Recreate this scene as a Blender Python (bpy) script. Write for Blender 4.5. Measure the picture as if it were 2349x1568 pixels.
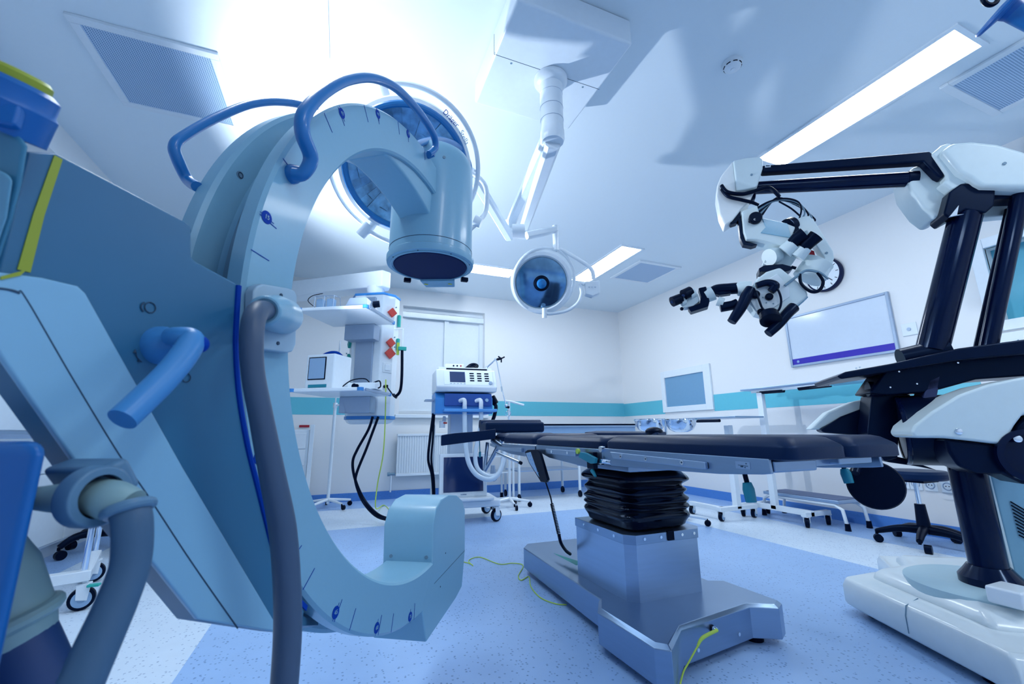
import bpy, bmesh, math, random
from mathutils import Vector, Matrix
random.seed(7)
for o in list(bpy.data.objects): bpy.data.objects.remove(o)
SC = bpy.context.scene
COL = SC.collection
PI = math.pi
# ------------------------------------------------------------------ camera
YAW, PITCH, ROLL, FPX, CH = 0.380348, 0.209931, -0.009081, 969.69, 0.87
cy_, sy_, cp_, sp_ = math.cos(YAW), math.sin(YAW), math.cos(PITCH), math.sin(PITCH)
F_ = Vector((sy_*cp_, cy_*cp_, sp_)); R0 = Vector((cy_, -sy_, 0)); U0 = R0.cross(F_)
R_ = R0*math.cos(ROLL) + U0*math.sin(ROLL); U_ = R_.cross(F_)
CAM = Vector((0, 0, CH))
cd = bpy.data.cameras.new('camera'); cam = bpy.data.objects.new('camera', cd); COL.objects.link(cam)
cd.sensor_width = 36; cd.sensor_fit = 'HORIZONTAL'; cd.lens = FPX*36/2349
cd.clip_start = .01; cd.clip_end = 60
cam.matrix_world = Matrix(((R_.x, U_.x, -F_.x, CAM.x), (R_.y, U_.y, -F_.y, CAM.y), (R_.z, U_.z, -F_.z, CAM.z), (0, 0, 0, 1)))
cd.dof.use_dof = True; cd.dof.focus_distance = 1.9; cd.dof.aperture_fstop = 6.5
SC.camera = cam
# ------------------------------------------------------------------ world, exposure
w = bpy.data.worlds.new('world'); SC.world = w; w.use_nodes = True
w.node_tree.nodes['Background'].inputs[0].default_value = (.35, .6, 1, 1)
w.node_tree.nodes['Background'].inputs[1].default_value = .5
SC.view_settings.view_transform = 'Standard'; SC.view_settings.look = 'None'
SC.view_settings.exposure = 1.02; SC.view_settings.gamma = 1; SC.view_settings.use_curve_mapping = False
PANEL_EMIT = 11.0
def spot(name, loc, target, watts, deg, blend, size, color):
    l = bpy.data.lights.new(name, 'SPOT'); l.energy = watts; l.spot_size = math.radians(deg); l.spot_blend = blend
    l.shadow_soft_size = size; l.color = color
    o = bpy.data.objects.new(name, l); COL.objects.link(o); o.location = loc
    o.rotation_euler = (Vector(target)-Vector(loc)).to_track_quat('-Z', 'Y').to_euler()
    return o
spot('ceiling_pool_spot', (-.48, 3.15, 1.65), (.9, 3.0, 3.0), 100, 140, .4, .03, (.86, .93, 1))  # unseen spot added to throw the bright pool and shadows on the ceiling
def fill_strip(name, x, y, watts):        # unseen area lights added behind the camera to brighten the foreground
    l = bpy.data.lights.new(name, 'AREA'); l.shape = 'RECTANGLE'; l.size = .28; l.size_y = 1.19; l.energy = watts; l.color = (.84, .93, 1)
    o = bpy.data.objects.new(name, l); COL.objects.link(o); o.location = (x, y, 2.99)
fill_strip('rear_fill', .9, -.9, 8); fill_strip('rear_fill', 2.6, -.9, 14)
# ------------------------------------------------------------------ picture -> place helpers
def ray(px, py): return R_*((px-1174.5)/FPX) - U_*((py-784)/FPX) + F_
def onx(px, py, x): d = ray(px, py); return CAM + d*(x/d.x)
def ony(px, py, y): d = ray(px, py); return CAM + d*(y/d.y)
def onz(px, py, z): d = ray(px, py); return CAM + d*((z-CH)/d.z)
def dep(px, py, t): return CAM + ray(px, py)*t
def planef(n, p0):
    n = Vector(n).normalized(); p0 = Vector(p0)
    def f(px, py, e=0):
        d = ray(px, py); return CAM + d*(((p0-CAM).dot(n)+e)/d.dot(n))
    f.n = n
    return f
def V(*a): return Vector(a)
# ------------------------------------------------------------------ mesh builder
class MB:
    def __init__(s, T=None): s.bm = bmesh.new(); s.T = T
    def v(s, p):
        p = Vector(p)
        return s.bm.verts.new(s.T @ p if s.T else p)
    def f(s, vs, m=0):
        try: fc = s.bm.faces.new(vs); fc.material_index = m; return fc
        except ValueError: return None
    def quad(s, a, b, c, d, m=0): s.f([s.v(p) for p in (a, b, c, d)], m)
    def prism(s, pts, vec, m=0):
        vec = Vector(vec); A = [s.v(p) for p in pts]; B = [s.v(Vector(p)+vec) for p in pts]; n = len(pts)
        s.f(A, m); s.f(B[::-1], m)
        for i in range(n): s.f([A[i], B[i], B[(i+1) % n], A[(i+1) % n]], m)
        return s
    def box(s, lo, hi, m=0):
        x0, y0, z0 = lo; x1, y1, z1 = hi
        return s.prism([(x0, y0, z0), (x1, y0, z0), (x1, y1, z0), (x0, y1, z0)], (0, 0, z1-z0), m)
    def cbox(s, c, sz, m=0): return s.box([c[i]-sz[i]/2 for i in range(3)], [c[i]+sz[i]/2 for i in range(3)], m)
    def loft(s, rings, cap=True, closed=False, m=0):
        R = [[s.v(p) for p in r] for r in rings]; n = len(R[0])
        for a, b in list(zip(R, R[1:]))+([(R[-1], R[0])] if closed else []):
            for i in range(n): s.f([a[i], a[(i+1) % n], b[(i+1) % n], b[i]], m)
        if cap and not closed: s.f(R[0][::-1], m); s.f(R[-1], m)
        return s
    def lathe(s, prof, o, ax, n=28, m=0, cap=True):
        o = Vector(o); ax = Vector(ax).normalized()
        a = ax.orthogonal().normalized(); b = ax.cross(a)
        rings = [[o+ax*h+(a*math.cos(t)+b*math.sin(t))*max(r, 1e-4) for t in [2*PI*k/n for k in range(n)]] for r, h in prof]
        return s.loft(rings, cap=cap, m=m)
    def cyl(s, p0, p1, r0, r1=None, n=20, m=0):
        p0 = Vector(p0); p1 = Vector(p1); r1 = r0 if r1 is None else r1
        return s.lathe([(r0, 0), (r1, (p1-p0).length)], p0, p1-p0, n, m)
    def disc(s, c, ax, r, t, n=24, m=0):
        c = Vector(c); ax = Vector(ax).normalized(); return s.cyl(c, c+ax*t, r, r, n, m)
    def tube(s, pts, r, n=12, smooth=True, closed=False, m=0):
        P = [Vector(p[:3]) for p in pts]; Rr = [r]*len(P) if not isinstance(r, (list, tuple)) else list(r)
        if smooth and len(P) > 2:
            Q = []; Q2 = []; N = len(P); sub = 6
            rng = range(N if closed else N-1)
            for i in rng:
                p0, p1, p2, p3 = (P[(i-1) % N], P[i], P[(i+1) % N], P[(i+2) % N]) if closed else (P[max(i-1, 0)], P[i], P[i+1], P[min(i+2, N-1)])
                for k in range(sub):
                    t = k/sub
                    Q.append(.5*((2*p1)+(p2-p0)*t+(2*p0-5*p1+4*p2-p3)*t*t+(3*p1-p0-3*p2+p3)*t**3))
                    Q2.append(Rr[i]*(1-t)+Rr[(i+1) % N]*t)
            if not closed: Q.append(P[-1]); Q2.append(Rr[-1])
            P, Rr = Q, Q2
        N = len(P); rings = []; a = None
        for i in range(N):
            if closed: t = P[(i+1) % N]-P[i-1]
            else: t = P[min(i+1, N-1)]-P[max(i-1, 0)]
            if t.length < 1e-9: t = Vector((0, 0, 1))
            t.normalize()
            a = t.orthogonal().normalized() if a is None else (a-t*a.dot(t)).normalized()
            b = t.cross(a)
            rings.append([P[i]+(a*math.cos(2*PI*k/n)+b*math.sin(2*PI*k/n))*Rr[i] for k in range(n)])
        return s.loft(rings, cap=True, closed=closed, m=m)
    def ring(s, c, ax, R, r, n=40, k=10, a0=0, a1=2*PI, m=0, u=None):
        c = Vector(c); ax = Vector(ax).normalized(); a = ax.orthogonal().normalized() if u is None else (Vector(u)-ax*ax.dot(Vector(u))).normalized(); b = ax.cross(a)
        full = abs(a1-a0-2*PI) < 1e-6; cnt = n if full else n+1
        pts = [c+(a*math.cos(a0+(a1-a0)*i/n)+b*math.sin(a0+(a1-a0)*i/n))*R for i in range(cnt)]
        return s.tube(pts, r, k, smooth=False, closed=full, m=m)
    def sphere(s, c, r, n=16, m=0, sc=(1, 1, 1)):
        c = Vector(c); k = n//2
        rings = [[c+Vector((r*sc[0]*math.sin(PI*j/k)*math.cos(2*PI*i/n), r*sc[1]*math.sin(PI*j/k)*math.sin(2*PI*i/n), r*sc[2]*math.cos(PI*j/k))) for i in range(n)] for j in range(1, k)]
        R = [[s.v(p) for p in q] for q in rings]
        t = s.v(c+Vector((0, 0, r*sc[2]))); b = s.v(c-Vector((0, 0, r*sc[2])))
        for A, B in zip(R, R[1:]):
            for i in range(n): s.f([A[i], B[i], B[(i+1) % n], A[(i+1) % n]], m)
        for i in range(n): s.f([t, R[0][i], R[0][(i+1) % n]], m); s.f([b, R[-1][(i+1) % n], R[-1][i]], m)
        return s
    def build(s, name, mats, parent=None, bevel=0, seg=2, ang=35, root=None):
        bmesh.ops.recalc_face_normals(s.bm, faces=s.bm.faces)
        org = Vector((0, 0, 0)); p = parent
        while p is not None: org += p.location; p = p.parent
        if org.length: bmesh.ops.translate(s.bm, verts=s.bm.verts, vec=-org)
        me = bpy.data.meshes.new(name); s.bm.to_mesh(me); s.bm.free()
        for m in (mats if isinstance(mats, (list, tuple)) else [mats]): me.materials.append(m)
        for q in me.polygons: q.use_smooth = True
        me.set_sharp_from_angle(angle=math.radians(ang))
        o = bpy.data.objects.new(name, me); COL.objects.link(o)
        if parent: o.parent = parent
        if bevel:
            b = o.modifiers.new('bevel', 'BEVEL'); b.width = bevel; b.segments = seg; b.limit_method = 'ANGLE'; b.angle_limit = math.radians(40); b.harden_normals = True
        return o
def thing(name, label, cat, loc=(0, 0, 0), group=None):
    o = bpy.data.objects.new(name, None); COL.objects.link(o); o.location = loc; o.empty_display_size = .05
    o['label'] = label; o['category'] = cat
    if group: o['group'] = group
    return o
def tag(o, label, cat, group=None):
    o['label'] = label; o['category'] = cat
    if group: o['group'] = group
    return o
def struct(o): o['kind'] = 'structure'; return o
def note(o, label): o['label'] = label; return o
def dup(o, loc, label, parent=None):
    c = o.copy(); COL.objects.link(c)
    if parent: c.parent = parent
    else: c.location = loc; c['label'] = label
    for ch in [x for x in COL.objects if x.parent == o]: dup(ch, None, None, c)
    return c
def text(body, loc, right, up, size, mat, parent, name='lettering', depth=.0008, align='CENTER'):
    cu = bpy.data.curves.new('t', 'FONT'); cu.body = body; cu.size = size; cu.extrude = depth; cu.align_x = align; cu.align_y = 'CENTER'
    t = bpy.data.objects.new('t', cu); COL.objects.link(t)
    me = bpy.data.meshes.new_from_object(t.evaluated_get(bpy.context.evaluated_depsgraph_get()))
    bpy.data.objects.remove(t)
    r = Vector(right).normalized(); u = Vector(up); u = (u-r*u.dot(r)).normalized(); n = r.cross(u); l = Vector(loc)
    org = Vector((0, 0, 0)); p = parent
    while p is not None: org += p.location; p = p.parent
    me.transform(Matrix(((r.x, u.x, n.x, l.x-org.x), (r.y, u.y, n.y, l.y-org.y), (r.z, u.z, n.z, l.z-org.z), (0, 0, 0, 1))))
    me.materials.clear(); me.materials.append(mat)
    o = bpy.data.objects.new(name, me); COL.objects.link(o); o.parent = parent
    return o
# ------------------------------------------------------------------ materials
def mat(name, c, rough=.5, metal=0, var=.03, scale=30, spec=.5, coat=0, emit=None, es=0, bump=0, trans=0, ior=1.45):
    m = bpy.data.materials.new(name); m.use_nodes = True; nt = m.node_tree; b = nt.nodes['Principled BSDF']
    b.inputs['Roughness'].default_value = rough; b.inputs['Metallic'].default_value = metal
    b.inputs['Specular IOR Level'].default_value = spec; b.inputs['Coat Weight'].default_value = coat
    b.inputs['Coat Roughness'].default_value = .08; b.inputs['Transmission Weight'].default_value = trans; b.inputs['IOR'].default_value = ior
    tc = nt.nodes.new('ShaderNodeTexCoord'); nz = nt.nodes.new('ShaderNodeTexNoise'); nz.inputs['Scale'].default_value = scale; nz.inputs['Detail'].default_value = 3
    nt.links.new(tc.outputs['Object'], nz.inputs['Vector'])
    mx = nt.nodes.new('ShaderNodeMix'); mx.data_type = 'RGBA'
    mx.inputs[6].default_value = tuple(x*(1-var) for x in c)+(1,); mx.inputs[7].default_value = tuple(min(1, x*(1+var)) for x in c)+(1,)
    nt.links.new(nz.outputs['Fac'], mx.inputs[0]); nt.links.new(mx.outputs[2], b.inputs['Base Color'])
    if bump:
        bp = nt.nodes.new('ShaderNodeBump'); bp.inputs['Strength'].default_value = bump; bp.inputs['Distance'].default_value = .002
        nt.links.new(nz.outputs['Fac'], bp.inputs['Height']); nt.links.new(bp.outputs[0], b.inputs['Normal'])
    if emit: b.inputs['Emission Color'].default_value = emit+(1,); b.inputs['Emission Strength'].default_value = es
    return m
def vinyl(name, c, speck):
    m = mat(name, c, .34, var=.05, scale=9, spec=.45); nt = m.node_tree; b = nt.nodes['Principled BSDF']
    src = b.inputs['Base Color'].links[0].from_socket
    tc = nt.nodes['Texture Coordinate']; vo = nt.nodes.new('ShaderNodeTexVoronoi'); vo.inputs['Scale'].default_value = 70
    nt.links.new(tc.outputs['Object'], vo.inputs['Vector'])
    n2 = nt.nodes.new('ShaderNodeTexNoise'); n2.inputs['Scale'].default_value = 160; nt.links.new(tc.outputs['Object'], n2.inputs['Vector'])
    lt = nt.nodes.new('ShaderNodeMath'); lt.operation = 'LESS_THAN'; lt.inputs[1].default_value = .3; nt.links.new(vo.outputs['Distance'], lt.inputs[0])
    sep = nt.nodes.new('ShaderNodeSeparateColor'); nt.links.new(vo.outputs['Color'], sep.inputs[0])
    g = nt.nodes.new('ShaderNodeMath'); g.operation = 'GREATER_THAN'; g.inputs[1].default_value = .62; nt.links.new(sep.outputs[0], g.inputs[0])
    mu = nt.nodes.new('ShaderNodeMath'); mu.operation = 'MULTIPLY'; nt.links.new(lt.outputs[0], mu.inputs[0]); nt.links.new(g.outputs[0], mu.inputs[1])
    m2 = nt.nodes.new('ShaderNodeMath'); m2.operation = 'MULTIPLY'; nt.links.new(mu.outputs[0], m2.inputs[0]); nt.links.new(n2.outputs['Fac'], m2.inputs[1])
    mx = nt.nodes.new('ShaderNodeMix'); mx.data_type = 'RGBA'; nt.links.new(m2.outputs[0], mx.inputs[0]); nt.links.new(src, mx.inputs[6]); mx.inputs[7].default_value = speck+(1,)
    nt.links.new(mx.outputs[2], b.inputs['Base Color'])
    return m
def perforated(name, c, hole, pitch):
    m = mat(name, c, .4, .2); nt = m.node_tree; b = nt.nodes['Principled BSDF']; src = b.inputs['Base Color'].links[0].from_socket
    tc = nt.nodes['Texture Coordinate']; mp = nt.nodes.new('ShaderNodeVectorMath'); mp.operation = 'SCALE'; mp.inputs['Scale'].default_value = 1/pitch
    fr = nt.nodes.new('ShaderNodeVectorMath'); fr.operation = 'FRACTION'; sb = nt.nodes.new('ShaderNodeVectorMath'); sb.operation = 'SUBTRACT'; sb.inputs[1].default_value = (.5, .5, 0)
    ml = nt.nodes.new('ShaderNodeVectorMath'); ml.operation = 'MULTIPLY'; ml.inputs[1].default_value = (1, 1, 0)
    ln = nt.nodes.new('ShaderNodeVectorMath'); ln.operation = 'LENGTH'; lt = nt.nodes.new('ShaderNodeMath'); lt.operation = 'LESS_THAN'; lt.inputs[1].default_value = .33
    nt.links.new(tc.outputs['Object'], mp.inputs[0]); nt.links.new(mp.outputs[0], fr.inputs[0]); nt.links.new(fr.outputs[0], sb.inputs[0]); nt.links.new(sb.outputs[0], ml.inputs[0]); nt.links.new(ml.outputs[0], ln.inputs[0]); nt.links.new(ln.outputs['Value'], lt.inputs[0])
    mx = nt.nodes.new('ShaderNodeMix'); mx.data_type = 'RGBA'; nt.links.new(lt.outputs[0], mx.inputs[0]); nt.links.new(src, mx.inputs[6]); mx.inputs[7].default_value = hole+(1,)
    nt.links.new(mx.outputs[2], b.inputs['Base Color']); return m
def brushed(name, c, rough=.3):
    m = mat(name, c, rough, .9, var=.06, scale=6); nt = m.node_tree; mp = nt.nodes.new('ShaderNodeMapping'); mp.inputs['Scale'].default_value = (1, 1, 14)
    nz = nt.nodes['Noise Texture']; tc = nt.nodes['Texture Coordinate']; nt.links.new(tc.outputs['Object'], mp.inputs[0]); nt.links.new(mp.outputs[0], nz.inputs['Vector'])
    return m
M_wall = mat('wall_paint', (.78, .81, .845), .55, var=.01)
M_ceil = mat('ceiling_paint', (.74, .84, .92), .6, var=.01)
M_teal = mat('teal_stripe', (.12, .52, .66), .4, var=.03)
M_floorL = vinyl('vinyl_light', (.66, .78, .92), (.12, .22, .42))
M_floorB = vinyl('vinyl_blue', (.34, .53, .85), (.03, .10, .34))
M_skirt = vinyl('vinyl_dark_blue', (.08, .25, .66), (.03, .10, .30))
M_white = mat('white_plastic', (.74, .82, .90), .35, coat=.1)
M_metalw = mat('white_lacquer', (.76, .85, .94), .3, coat=.2)
M_carm = mat('c_arm_lacquer', (.22, .45, .62), .32, coat=.15, var=.02, bump=.05, scale=90)
M_body = mat('c_arm_cover', (.028, .15, .29), .4, var=.03)
M_groove = mat('seam_dark', (.02, .06, .12), .6)
M_chan = mat('channel_grey', (.17, .29, .40), .5)
M_blue = mat('handle_blue', (.01, .17, .48), .35, coat=.2)
M_lever = mat('lever_blue', (.05, .25, .58), .38)
M_navy = mat('mark_navy', (.001, .045, .36), .5, spec=.1)
M_yel = mat('stripe_yellow', (.32, .38, .03), .45)
M_hose = mat('hose_grey', (.05, .12, .22), .5)
M_collar = mat('collar_cream', (.26, .42, .46), .45)
M_boxblue = mat('cover_blue', (.002, .12, .42), .4)
M_black = mat('black_plastic', (.001, .003, .014), .38, spec=.2)
M_gloss = mat('gloss_black', (.001, .004, .026), .16, spec=.3, coat=.12)
M_pad = mat('pad_vinyl', (.003, .012, .048), .42, spec=.3, bump=.08, scale=260)
M_rub = mat('bellows_rubber', (.001, .002, .009), .14, spec=.35, coat=.3)
M_steel = brushed('brushed_steel', (.29, .40, .56), .28)
M_steeld = brushed('steel_side', (.38, .50, .67), .3)
M_chrome = mat('chrome', (.75, .82, .9), .08, 1)
M_mw = mat('microscope_white', (.62, .75, .81), .38, coat=.1)
M_mblk = mat('microscope_black', (.001, .004, .020), .3, spec=.25)
M_glassd = mat('dark_glass', (.01, .03, .12), .06, coat=.5)
M_screen = mat('screen_grey', (.28, .45, .68), .15)
M_red = mat('red_plastic', (.62, .06, .05), .4)
M_redd = mat('red_strap', (.35, .01, .03), .6)
M_green = mat('green_plastic', (.02, .42, .38), .4)
M_tealp = mat('teal_plastic', (.01, .24, .34), .4)
M_cartb = mat('cart_blue', (.04, .25, .66), .35)
M_rail = mat('shelf_edge', (.35, .45, .60), .35, .5)
M_pane = mat('tinted_pane', (.10, .42, .58), .12)
M_board = mat('board_face', (.62, .72, .86), .12, coat=.4)
M_purple = mat('board_strip', (.03, .02, .42), .35)
M_lamp = mat('lamp_panel', (.9, .95, 1), .5, emit=(.86, .93, .98), es=PANEL_EMIT)
M_perf = perforated('perforated_sheet', (.50, .66, .86), (.10, .22, .42), .0115)
M_cord = mat('earth_cord', (.50, .70, .10), .5)
M_tube = mat('clear_tube', (.6, .72, .85), .25, coat=.3)
M_yellowp = mat('yellow_plastic', (.8, .72, .05), .4)
for m_ in (M_pad, M_black, M_mblk, M_gloss, M_rub): m_.node_tree.nodes['Principled BSDF'].inputs['Specular Tint'].default_value = (.3, .55, 1, 1)
# ------------------------------------------------------------------ room
XL, XR, YB, YF, H = -2.35, 4.6, 6.24, -2.4, 3.0
m = MB()
def rect(x0, x1, y0, y1, k): m.quad((x0, y0, 0), (x1, y0, 0), (x1, y1, 0), (x0, y1, 0), k)
lx0, lx1, ly0, ly1 = -1.64, 4.02, -1.6, 5.62; bx0, bx1, by0, by1 = -.5, 3.23, -.6, 4.5
rect(XL, XR, ly1, YB, 1); rect(XL, XR, YF, ly0, 1); rect(XL, lx0, ly0, ly1, 1); rect(lx1, XR, ly0, ly1, 1)
rect(lx0, lx1, by1, ly1, 0); rect(lx0, lx1, ly0, by0, 0); rect(lx0, bx0, by0, by1, 0); rect(bx1, lx1, by0, by1, 0); rect(bx0, bx1, by0, by1, 1)
struct(m.build('floor', [M_floorL, M_floorB]))
struct(MB().box((XL, YF, H), (XR, YB, H+.1)).build('ceiling', M_ceil))
# back wall with a window opening
wx0, wx1, wz0, wz1 = .75, 2.03, 1.13, 2.74
m = MB()
for lo, hi in (((XL, YB, 0), (wx0, YB+.2, H)), ((wx1, YB, 0), (XR+.15, YB+.2, H)), ((wx0, YB, 0), (wx1, YB+.2, wz0)), ((wx0, YB, wz1), (wx1, YB+.2, H))): m.box(lo, hi)
struct(m.build('wall_back', M_wall))
struct(MB().box((XL-.15, YF-.15, 0), (XL, YB+.2, H)).build('wall_left', M_wall))
struct(MB().box((XL, YF-.15, 0), (XR, YF, H)).build('wall_front', M_wall))
struct(MB().box((XL, YF, 2.79), (-1.97, YB, H)).build('trim_4', M_wall))
# right wall with the big observation window opening
ow = (.2, 1.50, 1.66, 2.24)
m = MB(); 
for lo, hi in (((XR, YF-.15, 0), (XR+.15, ow[0], H)), ((XR, ow[1], 0), (XR+.15, YB, H)), ((XR, ow[0], 0), (XR+.15, ow[1], ow[2])), ((XR, ow[0], ow[3]), (XR+.15, ow[1], H))): m.box(lo, hi)
struct(m.build('wall_right', M_wall))
struct(MB().box((XL, YB-.012, 0), (XR, YB, .105)).build('baseboard_back', M_skirt))
struct(MB().box((XR-.012, YF, 0), (XR, YB-.012, .105)).build('baseboard_right', M_skirt))
struct(MB().box((XL, YF, 0), (XL+.012, YB-.012, .105)).build('baseboard_left', M_skirt))
m = MB(); m.box((XL, YB-.003, 1.12), (wx0-.06, YB, 1.345)); m.box((wx1+.06, YB-.003, 1.12), (XR, YB, 1.345)); struct(m.build('trim_1', M_teal))
m = MB(); m.box((XR-.003, 5.22, 1.12), (XR, YB-.003, 1.335)); m.box((XR-.003, 1.7, 1.12), (XR, 4.28, 1.335)); struct(m.build('trim_2', M_teal))
# window: recessed frame, two casements with drawn white blinds
wr = struct(thing('window_1', 'x', 'x', (1.39, YB+.1, wz0))); del wr['label']; del wr['category']
m = MB(); y0, y1 = YB+.1, YB+.16
for lo, hi in (((wx0, y0, wz0+.06), (wx0+.06, y1, wz1-.06)), ((wx1-.06, y0, wz0+.06), (wx1, y1, wz1-.06)), ((wx0, y0-.002, wz0), (wx1, y1, wz0+.06)), ((wx0, y0-.002, wz1-.06), (wx1, y1, wz1)), ((1.40, y0-.01, wz0+.06), (1.47, y1, wz1-.06))): m.box(lo, hi)
m.build('window_frame', M_white, wr)
for a, b in ((wx0+.06, 1.40), (1.47, wx1-.06)):
    q = MB(); q.box((a, YB+.125, wz0+.06), (b, YB+.13, wz1-.06)); q.build('blind', M_white, wr)
    pass
MB().box((wx0, YB+.17, wz0), (wx1, YB+.18, wz1)).build('window_pane', M_metalw, wr)
MB().box((wx0, YB+.05, wz1-.16), (wx1, YB+.09, wz1-.075)).build('blind_box', M_metalw, wr, .008)
struct(MB().box((wx0-.05, YB-.06, wz0-.05), (wx1+.05, YB+.1, wz0)).build('trim_3', M_white, None, .008))
# observation window on the right wall
wr = struct(thing('window_2', 'x', 'x', (XR, .85, ow[2]))); del wr['label']; del wr['category']
m = MB()
a0, a1, b0, b1 = ow
for lo, hi in (((XR-.03, a0-.08, b0-.08), (XR+.02, a0, b1+.08)), ((XR-.03, a1, b0-.08), (XR+.02, a1+.08, b1+.08)), ((XR-.03, a0, b0-.08), (XR+.02, a1, b0)), ((XR-.03, a0, b1), (XR+.02, a1, b1+.08))): m.box(lo, hi)
m.build('window_frame', M_metalw, wr, .006)
MB().box((XR+.09, a0, b0), (XR+.1, a1, b1)).build('window_pane', M_pane, wr)
# ------------------------------------------------------------------ ceiling lamps and vents
lamps = [(-.38, 1.68, 0, .30, 1.19, 'short bright lamp panel at the top left of the ceiling'), (3.095, 1.46, 0, .28, 1.19, 'long bright lamp strip right of the smoke detector'),
         (3.06, 4.40, 0, .28, 1.19, 'bright lamp strip beside the small far vent'), (1.45, 5.08, 90, .28, 1.19, 'bright crosswise lamp strip behind the round surgical lamp')]
for x, y, rz, sx, sy, lab in lamps:
    t = thing('ceiling_light', lab, 'ceiling light', (x, y, H), 'recessed lamp panels in the ceiling')
    if rz: sx, sy = sy, sx
    m = MB()
    for lo, hi in (((x-sx/2-.025, y-sy/2-.025, H-.012), (x+sx/2+.025, y-sy/2, H)), ((x-sx/2-.025, y+sy/2, H-.012), (x+sx/2+.025, y+sy/2+.025, H)), ((x-sx/2-.025, y-sy/2, H-.012), (x-sx/2, y+sy/2, H)), ((x+sx/2, y-sy/2, H-.012), (x+sx/2+.025, y+sy/2, H))): m.box(lo, hi)
    m.build('frame', M_metalw, t)
    MB().box((x-sx/2, y-sy/2, H-.006), (x+sx/2, y+sy/2, H)).build('diffuser', M_lamp, t)
for x, y, lab in ((-1.13, 2.815, 'large square perforated vent on the ceiling at the upper left'), (3.73, 4.41, 'small far perforated vent beside a lamp strip'), (3.735, .79, 'perforated vent in the top right corner')):
    t = thing('ceiling_vent', lab, 'vent', (x, y, H), 'perforated ceiling vents'); m = MB(); s = .29; fw = .045
    for lo, hi in (((x-s-fw, y-s-fw, H-.02), (x+s+fw, y-s, H)), ((x-s-fw, y+s, H-.02), (x+s+fw, y+s+fw, H)), ((x-s-fw, y-s, H-.02), (x-s, y+s, H)), ((x+s, y-s, H-.02), (x+s+fw, y+s, H))): m.box(lo, hi)
    m.build('frame', M_white, t, .003)
    MB().box((x-s, y-s, H-.012), (x+s, y+s, H-.002)).build('perforated_panel', M_perf, t)
t = thing('smoke_detector', 'round white smoke detector on the ceiling with dark slots', 'smoke detector', (2.01, 1.47, H))
MB().lathe([(.055, 0), (.055, -.015), (.048, -.02), (.046, -.034), (.03, -.045), (.001, -.046)], (2.01, 1.47, H), (0, 0, 1)).build('housing', M_white, t)
m = MB()
for k in range(8):
    a = 2*PI*k/8; m.ring((2.01, 1.47, H-.028), (0, 0, 1), .0475, .003, 4, 6, a, a+.5)
m.build('slot', M_black, t)['label'] = 'dark slots around the detector'
MB().lathe([(.014, 0), (.012, -.006)], (2.01, 1.47, H-.045), (0, 0, 1), 16).build('sensor_cap', M_metalw, t)
# ------------------------------------------------------------------ C-arm X-ray machine
AZ, EL = 0.98863553, 0.01220098
CN = V(math.sin(AZ)*math.cos(EL), -math.cos(AZ)*math.cos(EL), math.sin(EL))
CA = V(0, 0, 1).cross(CN).normalized(); CB = CN.cross(CA)
CC = CAM + CN*-.55485 + CA*1.3118 + CB*.24325          # centre of the arc on its near face
RO, RI, CW = .76, .647, .165
pl = planef(CN, CAM+CN*-.55485)
def arcp(r, deg, e=0): a = math.radians(deg); return CC + CA*(r*math.cos(a)) + CB*(r*math.sin(a)) + CN*e
def sweep(mb, prof, a0, a1, n, mi=0):
    mb.loft([[arcp(r, a0+(a1-a0)*i/n, e) for r, e in prof] for i in range(n+1)], m=mi)
def wide(px, py, e, wpx):          # point on a plane + the radius that spans wpx picture pixels there
    p = pl(px, py, e); return p, wpx/2*(p-CAM).dot(F_)/FPX
def hose(mb, pts, n=16):
    q = [wide(*p) for p in pts]; mb.tube([a for a, _ in q], [b for _, b in q], n)
car = thing('c_arm_xray_machine', 'large grey blue C-shaped X-ray machine with blue tube handles in the left foreground', 'x-ray machine', (-.9, .1, 0))
m = MB()
bev = .006
sweep(m, [(RI, -bev), (RI+bev, 0), (RO-bev, 0), (RO, -bev), (RO, -.034), (RO-.008, -.04), (RO-.055, -.046), (RO-.06, -.06), (RO-.06, -.105), (RO-.055, -.119), (RO-.008, -.125), (RO, -.131), (RO, -CW+.004), (RO-.004, -CW), (RI+.004, -CW), (RI, -CW+.004)], 84, 277, 110)
arc = m.build('c_arc', M_carm, car, ang=28)
m = MB(); sweep(m, [(RO-.0605, -.062), (RO-.05, -.066), (RO-.05, -.099), (RO-.0605, -.103)], 86, 275, 80); m.build('guide_channel', M_chan, arc)
# scale marks and numbers on the near face
for k in range(-19, 17):
    a = 180-k*5.33-5.0
    if a < 92 or a > 268: continue
    if not (k+1) % 3: continue
    r0, r1 = .716, .757
    d0 = .0012/.7*57.3/2
    m = MB(); m.prism([arcp(r0, a-d0, .0003), arcp(r1, a-d0, .0003), arcp(r1, a+d0, .0003), arcp(r0, a+d0, .0003)], CN*.0006)
    m.build('scale_mark', M_navy, arc)
for (a, s) in ((169.3, '15'), (137.1, '45'), (121.4, '60'), (105.6, '75'), (201.6, '15'), (233.1, '45'), (248.5, '60'), (263.5, '75')):
    c = arcp(.742, a); q = MB(); q.disc(c+CN*.0002, CN, .0118, .0008, 28)
    up = (arcp(.5, a)-c).normalized() if False else CA*math.cos(math.radians(a))+CB*math.sin(math.radians(a)); rt = up.cross(CN)
    q.prism([c+rt*.0006+up*.016+CN*.0004, c-rt*.0006+up*.016+CN*.0004, c-rt*.0006-up*.018+CN*.0004, c+rt*.0006-up*.018+CN*.0004], CN*.0004)
    b = q.build('number_badge', M_navy, arc); text(s, c+CN*.0012, up.cross(CN)*-1 if False else V(CA.x, CA.y, 0), CB, .011, M_carm, b, 'number')
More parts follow.
